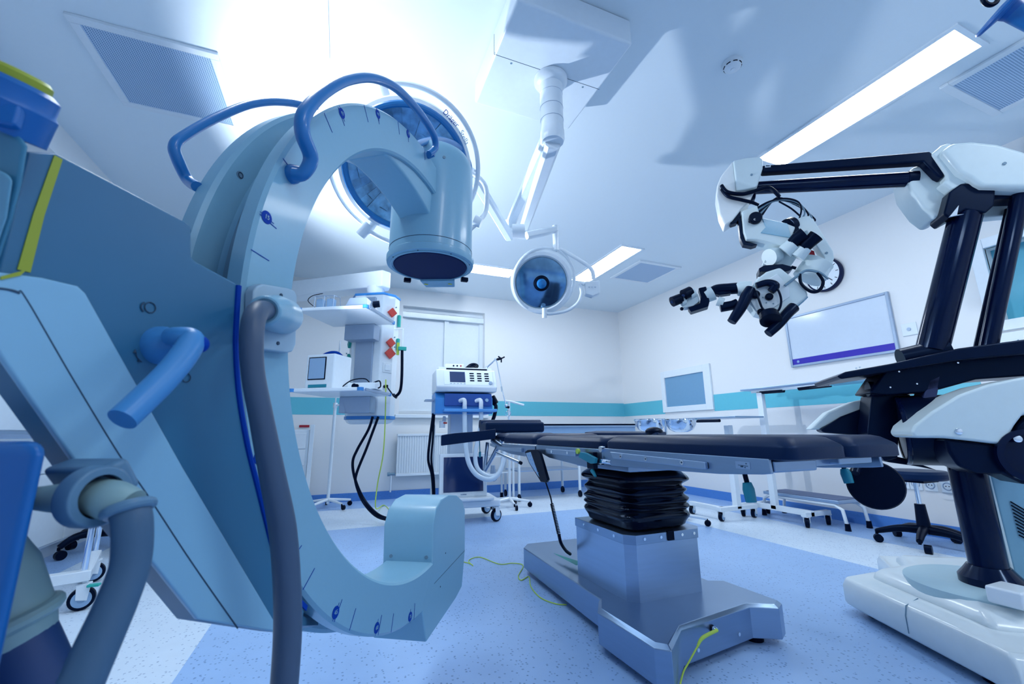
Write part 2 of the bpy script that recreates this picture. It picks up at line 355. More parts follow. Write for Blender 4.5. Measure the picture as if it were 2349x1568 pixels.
# bolts in the channel
for a in (158, 125, 192):
    q = MB(); c = arcp(RO-.03, a, -.1215); q.disc(arcp(RO-.03, a, -.1235), CN, .0085, .002, 20)
    b = q.build('bolt', M_chan, arc); MB().ring(arcp(RO-.03, a, -.1212), CN, .0055, .0011, 18, 6).build('bolt_rim', M_groove, b)
# blue tube handles
m = MB(); hose(m, [(672, 400, .012, 30), (696, 398, .03, 30), (713, 362, .045, 33), (694, 305, .05, 34), (700, 258, .05, 34), (745, 212, .05, 26), (800, 184, .05, 22), (858, 180, .05, 20), (912, 205, .05, 19), (962, 258, .045, 18), (994, 308, .04, 16), (999, 338, .035, 15), (984, 353, .02, 14)], 18)
h1 = m.build('tube_handle', M_blue, car)
for px, py, r in ((668, 400, .0165), (981, 356, .0115)):
    c = pl(px, py, 0); MB().lathe([(r*1.1, -.002), (r*1.1, .006), (r*.85, .018), (r*.7, .026)], c, CN, 24).build('handle_base', M_blue, h1)
m = MB(); e2 = -CW-.035
hose(m, [(452, 428, -CW+.004, 24), (430, 412, e2, 24), (408, 368, e2, 25), (400, 335, e2, 24), (425, 310, e2, 22), (500, 268, e2, 20), (580, 238, e2, 18), (650, 234, e2, 17), (710, 248, e2, 16), (780, 290, e2, 15), (840, 340, e2, 15), (850, 370, -CW, 14)], 16)
m.build('tube_handle', M_blue, car)
# image intensifier at the top of the arc
ew = -CW/2
dc = arcp(0, 0, ew); q0 = pl(985, 612, ew); bu = (q0-CC).dot(CA); bz = q0.z
q1 = pl(985, 375, ew)
det_o = CC + CA*bu + CN*ew; det_o = V(det_o.x, det_o.y, bz)
rr = 97*(q0-CAM).dot(F_)/FPX
ht = q1.z-bz
D = MB().lathe([(rr*.9, .0), (rr*1.0, .003), (rr*1.012, .012), (rr*1.012, .028), (rr*.965, .034), (rr*.965, ht*.9), (rr*.95, ht*.97), (rr*.86, ht*1.04), (rr*.5, ht*1.07), (.01, ht*1.075)], det_o, (0, 0, 1), 56).build('image_intensifier', M_carm, car)
MB().lathe([(rr*.97, .058), (rr*.97, .06)], det_o, (0, 0, 1), 56).build('seam_band', M_groove, D)
MB().lathe([(rr*.84, -.004), (rr*.86, .002)], det_o, (0, 0, 1), 48).build('detector_face', mat('detector_face_navy', (.008, .018, .085), .5, spec=.1), D)
MB().ring(det_o+V(0, 0, -.001), (0, 0, 1), rr*.9, .004, 56, 8).build('rim_ring', M_carm, D)
for k in range(8):
    a = k*PI/4+.3; MB().disc(det_o+V(math.cos(a)*rr*.93, math.sin(a)*rr*.93, -.001), (0, 0, 1), .0022, .003, 10).build('rim_screw', M_groove, D)
lb = V(R_.x, R_.y, 0).normalized(); fb = V(F_.x, F_.y, 0).normalized()
m = MB(); c = det_o+fb*rr*.93+V(0, 0, -.014)
m.prism([c-lb*.07-fb*.03, c+lb*.08-fb*.03, c+lb*.07+fb*.05, c-lb*.06+fb*.05], (0, 0, .014)); pm = m.build('laser_plate', M_carm, D, .004)
for sx in (-1, 1):
    c = det_o+fb*rr*.72+lb*sx*rr*.72+V(0, 0, -.010); MB().cbox(c, (.03, .02, .018)).build('latch', M_black, pm, .003)
for k in (-.05, .055):
    MB().cbox(det_o+fb*rr*.95+lb*k+V(0, 0, -.0155), (.016, .006, .002)).build('warning_tag', M_yellowp, pm)
for px, py in ((1012, 378), (1077, 418)):
    d = dep(px, py, 1)-CAM
    c = det_o+V(0, 0, 0); th = math.atan2(pl(px, py, 0).y-det_o.y, pl(px, py, 0).x-det_o.x)
    z = ht*(.86 if px < 1050 else .74); MB().disc(det_o+V(math.cos(th)*rr*.966, math.sin(th)*rr*.966, z), (math.cos(th), math.sin(th), 0), .006, .002, 16).build('housing_screw', M_chan, D)
# ring handle on top of the intensifier
m = MB(); hose(m, [(945, 345, ew+.06, 14), (965, 328, ew+.05, 15), (1005, 321, ew, 16), (1042, 332, ew, 16), (1066, 356, ew, 16), (1076, 385, ew, 15), (1072, 410, ew+.01, 14)], 14); m.build('ring_handle', M_blue, D)
# fairing between arc and intensifier
m = MB()
def fair(t):
    a = math.radians(118-58*t); r1 = RI+.03; r0 = RI-.001-.10*math.sin(min(1, t*1.15)*PI/2)
    return [CC+CA*(r*math.cos(a))+CB*(r*math.sin(a))+CN*e for r, e in ((r0, -.02), (r1, -.012), (r1, -CW+.012), (r0, -CW+.02))]
m.loft([fair(k/16) for k in range(17)]); m.build('arc_fairing', M_carm, car, .01, 3)
m = MB()
m.loft([[CC+CA*u+CB*w+CN*e for w, e in ((z0, -.006), (z1, -.006), (z1, -CW+.006), (z0, -CW+.006))] for u, z0, z1 in ((0.03, RI-.0, RO-.004), (.09, RI-.02, RO-.012), (.15, RI-.05, RO-.035), (.21, RI-.08, RO-.07))]); m.build('arc_end_cover', M_carm, car, .012, 3)
# tube housing at the bottom end
ho = [(993, 1294), (994, 1205), (1001, 1168), (1013, 1145), (1030, 1134), (1048, 1135), (1061, 1147), (1067, 1168), (1067, 1262), (1060, 1345), (1046, 1372), (978, 1473), (968, 1395), (985, 1330)]
m = MB(); m.prism([pl(x, y, .0005) for x, y in ho], CN*-(CW+.01)); hs = m.build('tube_housing', M_carm, car, .005, 2)
for px, py in ((1010, 1345), (1022, 1268)):
    MB().disc(pl(px, py, .0005), CN, .0025, .001, 12).build('housing_screw', M_groove, hs)
m = MB(); a = pl(996, 1338, .0006); b = pl(1066, 1262, .0006); u = (b-a).normalized(); s = u.cross(CN)*.0006
m.prism([a-s, b-s, b+s, a+s], CN*.0005); m.build('housing_seam', M_groove, hs)
fr = [pl(993, 1282), pl(994, 1215)]
for e in (-.022, -.145):
    c = pl(993, 1278, 0)+CN*e; MB().disc(c-CA*.003, CA, .0055, .004, 16).build('face_screw', M_chan, hs)
# carrier body: thick cover plate beside the arc
EB = .04
L1 = [(545, 655), (538, 780), (545, 900), (565, 1020), (590, 1120), (622, 1250), (655, 1340), (700, 1400)]
outl = [(60, 345), (130, 350), (255, 415), (425, 507), (441, 520), (441, 590), (452, 600), (545, 650)]+L1[1:]+[(690, 1440), (635, 1450), (455, 1422), (330, 1265), (200, 1100), (0, 815), (-60, 720), (-40, 632)]
m = MB(); m.prism([pl(x, y, EB) for x, y in outl[:-3]+[(-10, 800), (-10, 632)]], CN*-.036)
bd = m.build('carrier_cover', M_body, car, .004, 3)
nearP = [(105, 352), (255, 418), (425, 512), (436, 524), (438, 600), (540, 655), (538, 780), (545, 900), (565, 1020), (590, 1120), (622, 1250), (655, 1340), (690, 1412), (690, 1438), (635, 1446), (460, 1418), (335, 1262), (205, 1098), (0, 806), (-60, 700)]
farP = [(120, 372), (255, 438), (400, 505), (420, 530), (422, 620), (440, 700), (450, 780), (470, 900), (500, 1020), (530, 1120), (560, 1250), (610, 1340), (690, 1395), (752, 1432), (700, 1440), (475, 1410), (350, 1260), (225, 1098), (40, 806), (-20, 700)]
m = MB(); m.loft([[pl(x, y, .006) for x, y in nearP], [pl(x, y, -CW-.05) for x, y in farP]]); m.build('carrier_core', M_body, car, .004)
# blue edge strip
m = MB(); P = [pl(x, y, EB+.0004) for x, y in [(547, 655), (540, 780), (547, 900), (567, 1020), (592, 1120), (624, 1250)]]
m.tube(P, .0042, 8); m.build('edge_strip', M_navy, bd)
m = MB(); m.prism([pl(x, y, -.0) for x, y in ((690, 1375), (703, 1388), (700, 1400), (686, 1386))], CN*.003); m.build('edge_strip', M_navy, bd)
# raised inner panel and seams
pan = [(-8, 622), (100, 636), (180, 655), (198, 672), (420, 1070), (640, 1440), (636, 1449), (455, 1420), (330, 1263), (200, 1098), (0, 812), (-8, 800)]
m = MB(); m.prism([pl(x, y, EB+.007) for x, y in pan], CN*-.008); pn = m.build('raised_panel', mat('cover_light', (.24, .49, .70), .35, var=.02), bd, .004, 3)
def seam(pts, wpx, e, parent, mt=M_groove, name='seam'):
    m = MB(); hose(m, [(x, y, e, wpx) for x, y in pts], 6); return m.build(name, mt, parent)
seam([(0, 660), (40, 668), (62, 688), (168, 870), (275, 1045), (335, 1130), (440, 1290), (545, 1440)], 3.2, EB+.007, pn)
seam([(-5, 661), (20, 664), (45, 672)], 5, EB+.0075, pn)
q = MB(); q.prism([pl(x, y, EB+.0002) for x, y in ((123, 356), (142, 366), (100, 495), (68, 625), (38, 618), (75, 490))], CN*.0012); q.build('yellow_stripe', M_yel, bd)
q = MB(); q.prism([pl(x, y, EB+.0072) for x, y in ((60, 618), (45, 632), (0, 642), (0, 634), (38, 624))], CN*.0012); q.build('yellow_stripe', M_yel, bd)
# lever
m = MB(); cL = pl(366, 792, EB)
m.lathe([(.023, -.001), (.0225, .008), (.018, .018), (.0135, .026), (.012, .032)], cL, CN, 28)
lv = m.build('lock_lever', M_lever, car)
m = MB(); Q = [wide(*p) for p in ((388, 772, EB+.03, 40), (415, 772, EB+.045, 46), (438, 780, EB+.055, 54), (425, 810, EB+.062, 56), (385, 860, EB+.068, 58), (330, 915, EB+.072, 60), (280, 962, EB+.074, 62))]
m.tube([a for a, _ in Q], [b for _, b in Q], 20); m.build('lever_grip', M_lever, lv, .002)
m = MB(); p, r = wide(457, 789, EB+.060, 44)
bm_r = r; m.sphere(p, r*.92, 18, sc=(1, 1, 1)); note(m.build('lever_cap', M_navy, lv), 'dark blue cap on the lever bend')
for px, py, s in ((345, 705, .0062), (428, 866, .0055)):
    MB().ring(pl(px, py, EB+.001 if px < 400 else EB+.0012), CN, s, .0006, 24, 6).build('lock_symbol', M_groove, bd)
    MB().ring(pl(px-8, py, EB+.0012), CN, s, .0009, 12, 6, PI*.7, PI*1.35, u=CA).build('lock_symbol', M_groove, bd)
m = MB(); P = [pl(x, y, EB+.001) for x, y in ((312, 806), (314, 818), (322, 828))]; m.tube(P, .0006, 6)
for a, b in (((309, 809), (311, 800)), ((317, 826), (327, 830))):
    m.cyl(pl(*a, EB+.001), pl(*b, EB+.001), .0018, .0001, 8)
m.build('turn_arrow', M_groove, bd)
# cable socket plate on the arc face
brk = [(583, 668), (590, 655), (604, 650), (662, 660), (678, 666), (683, 680), (680, 790), (673, 806), (660, 809), (590, 800), (580, 790)]
m = MB(); m.prism([pl(x, y, .02) for x, y in brk], CN*-.019); bk = m.build('cable_socket', mat('socket_grey', (.36, .52, .66), .4), car, .004, 3)
for px, py in ((643, 677), (636, 787)): MB().disc(pl(px, py, .019), CN, .0032, .0025, 14).build('socket_screw', M_groove, bk)
m = MB(); a, ra = wide(650, 725, .025, 82); b, rb = wide(608, 712, .085, 62)
m.tube([pl(655, 728, .012), a, pl(630, 718, .055), b], [ra*.9, ra, ra*.95, rb], 22); m.build('socket_nozzle', M_carm, bk)
MB().ring(b, (b-a), rb*.95, .0035, 28, 8).build('nozzle_lip', M_carm, bk)
m = MB(); hose(m, [(612, 712, .082, 42), (590, 716, .105, 48), (578, 760, .118, 50), (580, 850, .122, 48), (600, 960, .125, 50), (625, 1090, .125, 54), (648, 1210, .123, 58), (658, 1330, .12, 58), (660, 1450, .118, 60), (650, 1600, .115, 60), (640, 1700, .11, 60)], 22)
m.build('thick_cable', mat('cable_grey', (.055, .095, .17), .45), car)
# lower hose with its clamp
clampm = mat('clamp_grey', (.10, .22, .36), .4)
m = MB()
q = [(296, 1045), (330, 1112), (300, 1128), (262, 1130), (225, 1075), (262, 1060)]
m.prism([pl(x, y, .118) for x, y in q], CN*-.07); cl = m.build('hose_clamp', clampm, car, .006, 3)
m = MB(); c, rc = wide(236, 1138, .125, 118); hr_ = rc*.82; m.lathe([(hr_, 0), (rc*1.12, 0), (rc*1.16, -.004), (rc*1.16, -.018), (hr_, -.020), (hr_, 0)], c, CN, 40, cap=False); m.build('clamp_ring', clampm, cl, .002)
m = MB(); m.lathe([(hr_*.99, -.004), (hr_*.90, -.004), (hr_*.90, -.018), (hr_*.99, -.018), (hr_*.99, -.004)], c, CN, 36, cap=False); m.build('bore_liner', M_black, cl)
m = MB(); hose(m, [(70, 1143, .05, 46), (105, 1142, .07, 56), (160, 1142, .09, 70), (222, 1142, .11, 88), (262, 1148, .13, 86), (300, 1162, .145, 76)], 24); m.build('hose_elbow', M_collar, car)
a_, r_ = wide(296, 1166, .148, 78); b_ = pl(300, 1200, .153); MB().ring(a_, (b_-a_), r_*1.02, .0045, 32, 10).build('hose_collar', clampm, cl)
m = MB(); hose(m, [(294, 1160, .147, 74), (304, 1200, .153, 76), (300, 1290, .155, 76), (268, 1380, .155, 82), (228, 1470, .155, 88), (180, 1580, .155, 92), (140, 1680, .15, 94)], 22); m.build('hose', M_hose, car)
# upright blue column with cream collar and dark hose at the left edge
def dbox(mb, px0, px1, py0, z0, t, dp):      # upright box: near face spans px0..px1 at depth t, top at py0, down to z0
    a = dep(px0, py0, t); b = dep(px1, py0, t); b.z = a.z; f = V(b.x, b.y, 0).normalized()
    mb.prism([V(a.x, a.y, z0), V(b.x, b.y, z0), V(b.x, b.y, z0)+f*dp, V(a.x, a.y, z0)+f*dp], (0, 0, a.z-z0))
m = MB(); dbox(m, -320, 108, 1016, .0, .33, .10); cb = m.build('column_cover', M_boxblue, car, .012, 4)
m = MB(); q = [dep(x, y, .30) for x, y in ((40, 1230), (62, 1330), (62, 1420))]
m.tube([dep(-50, 1200, .42), dep(-20, 1310, .42), dep(10, 1420, .42), dep(22, 1470, .42)], [.018, .034, .036, .034], 24)
m.ring(dep(12, 1424, .42), dep(22, 1470, .42)-dep(-20, 1310, .42), .036, .007, 30, 10); m.build('cream_collar', M_collar, car)
m = MB(); m.tube([dep(22, 1465, .42), dep(60, 1540, .42), dep(110, 1650, .42), dep(150, 1760, .42)], [.033, .032, .031, .030], 24); m.build('dark_hose', mat('hose_dark', (.02, .06, .19), .5), car)
MB().tube([dep(-60, 872, .8), dep(20, 848, .8), dep(70, 838, .85)], .016, 16).build('push_bar', M_blue, car)
# rotation joint, green grey arm and blue knob at the top left
f = ray(20, 450).normalized(); rt = V(R_.x, R_.y, 0).normalized()
m = MB(); m.prism([pl(x, y, EB-.002) for x, y in ((58, 390), (105, 350), (80, 400), (20, 640), (-14, 690), (-14, 560))], ray(60, 480).normalized()*.05); m.build('joint_gap', M_black, car, .003)
m = MB(); m.prism([dep(x, y, .36) for x, y in ((-120, 250), (0, 284), (52, 312), (64, 335), (50, 420), (30, 500), (-6, 610), (-120, 610))], f*.09); am = m.build('support_arm', mat('arm_teal_grey', (.05, .22, .36), .4), car, .006, 3)
m = MB(); m.prism([dep(x, y, .352) for x, y in ((-80, 372), (10, 392), (30, 410), (16, 500), (-12, 580), (-80, 560))], f*.02); m.build('arm_cover', mat('arm_light', (.13, .34, .50), .4), am, .006, 3)
u = (dep(30, 200, .36)-dep(-8, 300, .36)).normalized()
b0 = dep(-6, 300, .37)
m = MB(); m.lathe([(.030, 0), (.031, .02), (.0315, .026), (.029, .030), (.029, .042), (.024, .046)], b0, u, 32); kb = m.build('brake_knob', M_boxblue, car)
m = MB(); m.lathe([(.022, .044), (.022, .052), (.019, .055)], b0, u, 28); note(m.build('knob_cap', M_yel, kb), 'yellow cap of the blue knob')
MB().cbox(b0+u*.012-f*.030-rt*.004, (.03, .01, .02)).build('knob_lug', M_boxblue, kb, .003)
# ------------------------------------------------------------------ twin ceiling surgical light
sl = thing('surgical_light', 'twin-headed white surgical light hanging from a ceiling box in the centre', 'surgical light', (.98, 1.82, H))
zb = 2.84
hb = MB().box((.625, 1.465, zb), (1.28, 2.15, H-.001)).build('ceiling_housing', M_metalw, sl, .016, 4)
m = MB(); m.tube([V(.625, 1.78, zb-.0003), V(1.28, 1.78, zb-.0003)], .0012, 6, False); m.tube([V(.6247, 1.78, zb), V(.6247, 1.78, 2.97)], .0012, 6, False); m.build('housing_seam', M_groove, hb)
for x in (.73, 1.18): MB().disc((x, 1.80, zb-.001), (0, 0, 1), .006, .002, 12).build('housing_screw', M_chan, hb)
cx, cy = .98, 1.82
m = MB(); m.lathe([(.095, 2.838), (.095, 2.82), (.083, 2.80), (.066, 2.79), (.064, 2.72), (.0635, 2.50), (.0665, 2.495), (.0665, 2.45), (.06, 2.43), (.055, 2.428)], (cx, cy, 0), (0, 0, 1), 40); cm = m.build('column', M_metalw, sl)
for z in (2.735, 2.645, 2.565): MB().ring((cx, cy, z), (0, 0, 1), .0642, .0012, 40, 6).build('joint_line', M_rail, cm)
J = onz(1190, 530, 2.30); A0 = V(cx, cy, 0)
def beam(mb, p, q, w0, h0, w1, h1, n=8):
    p = Vector(p); q = Vector(q); d = (q-p).normalized(); s = d.cross(V(0, 0, 1)).normalized(); u = s.cross(d)
    def rg(c, w, h): 
        return [c+s*(w/2*x)+u*(h/2*y) for x, y in ((-1, -.6), (-.6, -1), (.6, -1), (1, -.6), (1, .6), (.6, 1), (-.6, 1), (-1, .6))]
    mb.loft([rg(p, w0, h0), rg(q, w1, h1)])
JA = onz(1168, 520, 2.36); JB = onz(1200, 530, 2.27)
m = MB(); beam(m, (cx-.02, cy+.02, 2.46), JA, .075, .07, .065, .055); m.disc(JA-V(0, 0, .05), (0, 0, 1), .042, .09); m.build('extension_arm', M_metalw, sl)
m = MB(); beam(m, (cx, cy, 2.43), JB, .085, .08, .06, .05); m.disc(JB-V(0, 0, .045), (0, 0, 1), .042, .09); m.build('extension_arm', M_metalw, sl)
# small head
S1 = dep(1274, 527, 2.95); S0 = dep(1208, 540, 2.85)
m = MB(); beam(m, S0, S1, .045, .05, .05, .045); m.cyl(S1+V(0, 0, .03), S1+V(0, 0, -.155), .022, .019); m.build('spring_arm', M_metalw, sl)
sc_ = dep(1241, 648, 2.95); sn = (CAM-sc_).normalized(); sn = (sn+V(.10, 0, -.13)).normalized()
su = V(0, 0, 1)-sn*sn.z; su.normalize(); sr = su.cross(sn).normalized()
R1 = .205
hd = MB().lathe([(.03, -.12), (R1*.6, -.10), (R1*.92, -.05), (R1, -.02), (R1*1.04, 0), (R1*1.04, .018), (R1*.93, .024), (R1*.88, .012)], sc_, sn, 48).build('small_lamp_head', M_metalw, sl)
M_refl = mat('lamp_reflector', (.16, .32, .50), .12, .9, var=.5, scale=14)
lens = MB().lathe([(R1*.87, .012), (R1*.7, .02), (.05, .03)], sc_, sn, 48).build('small_lens', M_refl, hd)
MB().ring(sc_+sn*.012, sn, R1*.86, .004, 48, 8).build('lens_rim', M_chan, hd)
MB().lathe([(.055, .02), (.055, .035), (.045, .045), (.03, .048)], sc_, sn, 28).build('handle_ring', M_black, hd)
MB().lathe([(.034, .04), (.034, .06), (.026, .075), (.001, .082)], sc_, sn, 24).build('sterile_handle', M_blue, hd)
MB().ring(sc_+sr*.025+su*.01-sn*.02, (sn+sr*.25).normalized(), R1*1.1, .012, 48, 8).build('head_ring', M_metalw, hd)
def sp(px, py, dd=0): return dep(px, py, 2.95+dd)
m = MB(); m.tube([S1+V(0, 0, -.15), sp(1290, 574), sp(1335, 600), sp(1357, 618), sp(1362, 640)], .014, 12); m.build('yoke', M_metalw, sl)
m = MB(); m.prism([sp(1340, 645), sp(1376, 642), sp(1377, 672), sp(1360, 679), sp(1343, 674)], V(F_.x, F_.y, 0)*.06); jb = m.build('control_box', M_metalw, sl, .008)
for k in range(3): MB().cbox(sp(1352+k*7, 658, -.002), (.008, .004, .006)).build('button', M_rail, jb)
m = MB(); m.tube([sp(1340, 652), sp(1330, 650), sp(1334, 672), sp(1325, 695), sp(1300, 712), sp(1265, 719), sp(1247, 718)], .012, 12); m.cyl(sp(1249, 706), sp(1249, 729), .017); m.build('yoke', M_metalw, sl)
# large head
LD = 2.25
lc = dep(933, 388, LD); ln_ = ((CAM-lc).normalized()+V(.05, 0, -.22)).normalized(); lu = (V(0, 0, 1)-ln_*ln_.z).normalized(); lr = lu.cross(ln_).normalized()
RL = .345
hd = MB().lathe([(.06, -.20), (RL*.55, -.18), (RL*.85, -.10), (RL*.98, -.03), (RL, 0), (RL*.985, .03), (RL*.93, .04), (RL*.88, .03), (RL*.86, -.02), (RL*.5, -.10), (.02, -.11)], lc, ln_, 64).build('large_lamp_head', M_metalw, sl)
MB().ring(lc+ln_*.034, ln_, RL*.89, .017, 64, 10).build('blue_gasket', M_blue, hd)
M_refl2 = mat('facet_reflector', (.14, .32, .58), .15, .5, var=.9, scale=20)
m = MB(); n = 36; prof = [(RL*.87, .028), (RL*.72, .0), (RL*.55, -.03), (RL*.38, -.05), (RL*.22, -.05)]
a_ = lr; b_ = lu
for i in range(n):
    for (r0, h0), (r1, h1) in zip(prof, prof[1:]):
        jj = random.uniform(-.006, .006)
        g = lambda r, h, k: lc+ln_*(h+jj)+(a_*math.cos(2*PI*k/n)+b_*math.sin(2*PI*k/n))*r
        m.quad(g(r0, h0, i), g(r0, h0, i+1), g(r1, h1, i+1), g(r1, h1, i))
m.build('facet_reflector', M_refl2, hd, ang=5)
m = MB(); c2 = lc-lr*.05+lu*.0; m.lathe([(RL*.3, -.05), (RL*.3, .0), (RL*.26, .012), (.02, .016)], c2, ln_, 40); m.build('center_pod', M_glassd, hd)
MB().ring(c2+ln_*.004, ln_, RL*.28, .005, 40, 8).build('pod_rim', M_rail, hd)
MB().ring(lc-ln_*.03, ln_, RL*1.13, .013, 64, 10, PI*-.12, PI*.62, u=lr).build('rail_handle', M_metalw, hd)
MB().ring(lc-ln_*.03, ln_, RL*1.13, .013, 64, 10, PI*.98, PI*1.36, u=lr).build('rail_handle', M_metalw, hd)
for a in (-.12, .62, .98, 1.36):
    d = lr*math.cos(PI*a)+lu*math.sin(PI*a); MB().cyl(lc-ln_*.03+d*RL*1.16, lc-ln_*.01+d*RL*.97, .018, .02).build('rail_mount', M_metalw, hd)
for ang, tx, s in ((56, 'Dräger', .034), (38, 'Stella', .034)):
    a = math.radians(ang); d = lr*math.cos(a)+lu*math.sin(a); t = text(tx, lc+d*RL*1.0+ln_*.033, d.cross(ln_)*1, d, s, M_navy if ang > 50 else M_rail, hd)
def yp(px, py, dd=0): return dep(px, py, LD+.1+dd)
m = MB(); m.cyl(yp(826, 540), yp(848, 515), .028, .03); m.build('lower_hinge', M_metalw, hd)
m = MB(); m.tube([yp(846, 530), yp(890, 552), yp(960, 575), yp(1040, 560), yp(1085, 520), yp(1098, 508)], .013, 12); m.cyl(yp(1088, 505), yp(1104, 512), .03); m.build('yoke', M_metalw, sl)
m = MB(); a = JA+V(0, 0, -.08); b = dep(1082, 398, 2.5); beam(m, a, b, .06, .07, .055, .06); beam(m, b, dep(1045, 372, 2.45), .055, .06, .05, .05); c = dep(1186, 530, 2.72); m.cyl(c-rt*.03, c+rt*.05, .045)
m.build('spring_arm', M_metalw, sl)
m = MB(); m.tube([dep(1050, 375, 2.45), dep(1110, 420, 2.46), dep(1115, 480, 2.44), yp(1098, 508)], .014, 12); m.build('yoke', M_metalw, sl)
# handle disc of another overhead lamp in the top right corner
t = thing('lamp_sterile_handle', 'blue disc shaped overhead lamp handle with dark ring in the top right corner', 'lamp handle', dep(2310, 20, 1.2))
c = dep(2310, 20, 1.0); ax = (dep(2349, 32, 1.0)-dep(2282, 8, 1.0)).normalized()
u = (dep(2262, 62, 1)-dep(2318, 0, 1)); ax = (u.cross(F_)).normalized(); ax = (ax*.9+F_*-.25+V(0,0,0)).normalized()
cc = dep(2300, 15, 1.0)
if ax.dot(R_) < 0: ax = -ax
m = MB(); m.lathe([(.002, -.004), (.060, 0), (.062, .004), (.058, .009), (.024, .014), (.02, .03)], cc, ax, 40); k = m.build('disc_guard', M_boxblue, t)
MB().cyl(cc+ax*.02, cc+ax*.12-U_*.012, .021, .019, 24).build('grip', M_blue, t, .002)
m = MB(); m.ring(dep(2272, -6, 1.0), -F_, .018, .0052, 28, 8); note(m.build('ring', M_black, t), 'dark ring behind the blue disc')
m = MB(); m.tube([cc+ax*.11-U_*.011, cc+ax*.25, V((cc+ax*.3).x, (cc+ax*.3).y, 2.4), V((cc+ax*.3).x, (cc+ax*.3).y, H-.002)], .018, 12); m.build('hanging_arm', M_metalw, t)
# ------------------------------------------------------------------ operating table
tb = thing('operating_table', 'steel operating table with dark pads and black bellows column in the middle', 'operating table', (1.45, 2.1, 0))
def chamf(mb, x0, x1, y0, y1, z0, z1, c, top=.0):
    mb.prism([(x0+c, y0, z0), (x1-c, y0, z0), (x1, y0+c, z0), (x1, y1-c, z0), (x1-c, y1, z0), (x0+c, y1, z0), (x0, y1-c, z0), (x0, y0+c, z0)], (0, 0, z1-z0))
m = MB()
m.prism([(1.10, 1.60, .035), (1.72, 1.60, .035), (1.72, 2.66, .035), (1.66, 2.73, .035), (1.19, 2.74, .035), (1.13, 2.66, .035)], (0, 0, .12))
m.build('base_plate', M_steel, tb, .006)
m = MB()
FO = [(1.03, 1.66), (1.045, 1.335), (1.085, 1.295), (1.225, 1.40), (1.64, 1.455), (1.74, 1.40), (1.80, 1.43), (1.79, 1.72), (1.70, 1.76), (1.10, 1.76)]
FI = [(1.05, 1.66), (1.06, 1.345), (1.09, 1.315), (1.23, 1.415), (1.64, 1.47), (1.735, 1.415), (1.785, 1.44), (1.775, 1.71), (1.69, 1.75), (1.11, 1.75)]
m.loft([[(x, y, .03) for x, y in FO], [(x, y, .145) for x, y in FO], [(x, y, .158) for x, y in FI]]); ft = m.build('foot', M_steel, tb, .003)
for x, y in ((1.16, 1.44), (1.70, 1.50), (1.25, 2.62), (1.62, 2.62)): MB().disc((x, y, 0), (0, 0, 1), .035, .036, 20).build('leveling_foot', M_black, tb)
fd = V(.415, .055, 0).normalized(); fn = V(fd.y, -fd.x, 0)
def fpos(t, z): return V(1.225, 1.40, z)+fd*t+fn*.0005
for t in (.08, .33): MB().disc(fpos(t, .065), fn, .007, .003, 14).build('foot_screw', M_chrome, ft)
MB().disc(fpos(.17, .12), fn, .012, .003, 18).build('socket_hole', M_black, ft)
# pedestal box
m = MB()
def pring(z, i=0): 
    x0, x1, y0, y1, c = 1.19-i, 1.61+i, 1.64-i, 2.09+i, .04
    return [(x0, y0+c, z), (x0+c, y0, z), (x1-c, y0, z), (x1, y0+c, z), (x1, y1, z), (x0, y1, z)]
m.loft([pring(.15), pring(.41)]); pd = m.build('pedestal_box', M_steeld, tb, .002)
m = MB(); m.loft([pring(.385, .004), pring(.425, .004)]); cr = m.build('pedestal_collar', M_steel, pd, .002)
for p, n in (((1.27, 1.636, .407), (0, -1, 0)), ((1.36, 1.636, .407), (0, -1, 0)), ((1.48, 1.636, .407), (0, -1, 0)), ((1.55, 1.636, .407), (0, -1, 0)), ((1.186, 1.74, .407), (-1, 0, 0)), ((1.186, 1.87, .407), (-1, 0, 0)), ((1.186, 2.0, .407), (-1, 0, 0))):
    MB().disc(p, n, .0065, .003, 14).build('rivet', M_chrome, cr)
MB().box((1.395, 1.63, .39), (1.43, 1.64, .43)).build('collar_notch', M_black, cr)
# bellows
m = MB(); rings = []
zs = [.42, .445, .488, .505, .522, .535, .552, .572, .592, .617, .640, .672, .70]
ins = [.01, .022, -.012, .022, -.012, .02, -.014, .028, -.012, .036, -.022, .012, .05]
for z, i in zip(zs, ins):
    x0, x1, y0, y1 = 1.205+i, 1.60-i, 1.655+i, 2.08-i; c = .075
    pts = []
    for cxx, cyy, a0 in ((x1-c, y1-c, 0), (x0+c, y1-c, PI/2), (x0+c, y0+c, PI), (x1-c, y0+c, PI*1.5)):
        for k in range(7):
            a = a0+PI/2*k/6; sag = .004*math.sin(3*a+z*40)
            pts.append((cxx+c*math.cos(a), cyy+c*math.sin(a), z+sag))
    rings.append(pts)
m.loft(rings); bl = m.build('bellows', M_rub, tb, ang=60); sb = bl.modifiers.new('sub', 'SUBSURF'); sb.levels = 1; sb.render_levels = 2
# head of the column and frames
m = MB(); m.box((1.20, 1.62, .69), (1.64, 2.08, .735)); m.build('column_head', M_steel, tb, .006)
MB().box((1.22, 1.62, .735), (1.62, 2.48, .79)).build('seat_frame', M_steel, tb, .004)
def sideplate(pts, x, t, name, mt, parent, bev=.003):
    m = MB(); m.prism([(x, y, z) for y, z in pts], (t, 0, 0)); return m.build(name, mt, parent, bev)
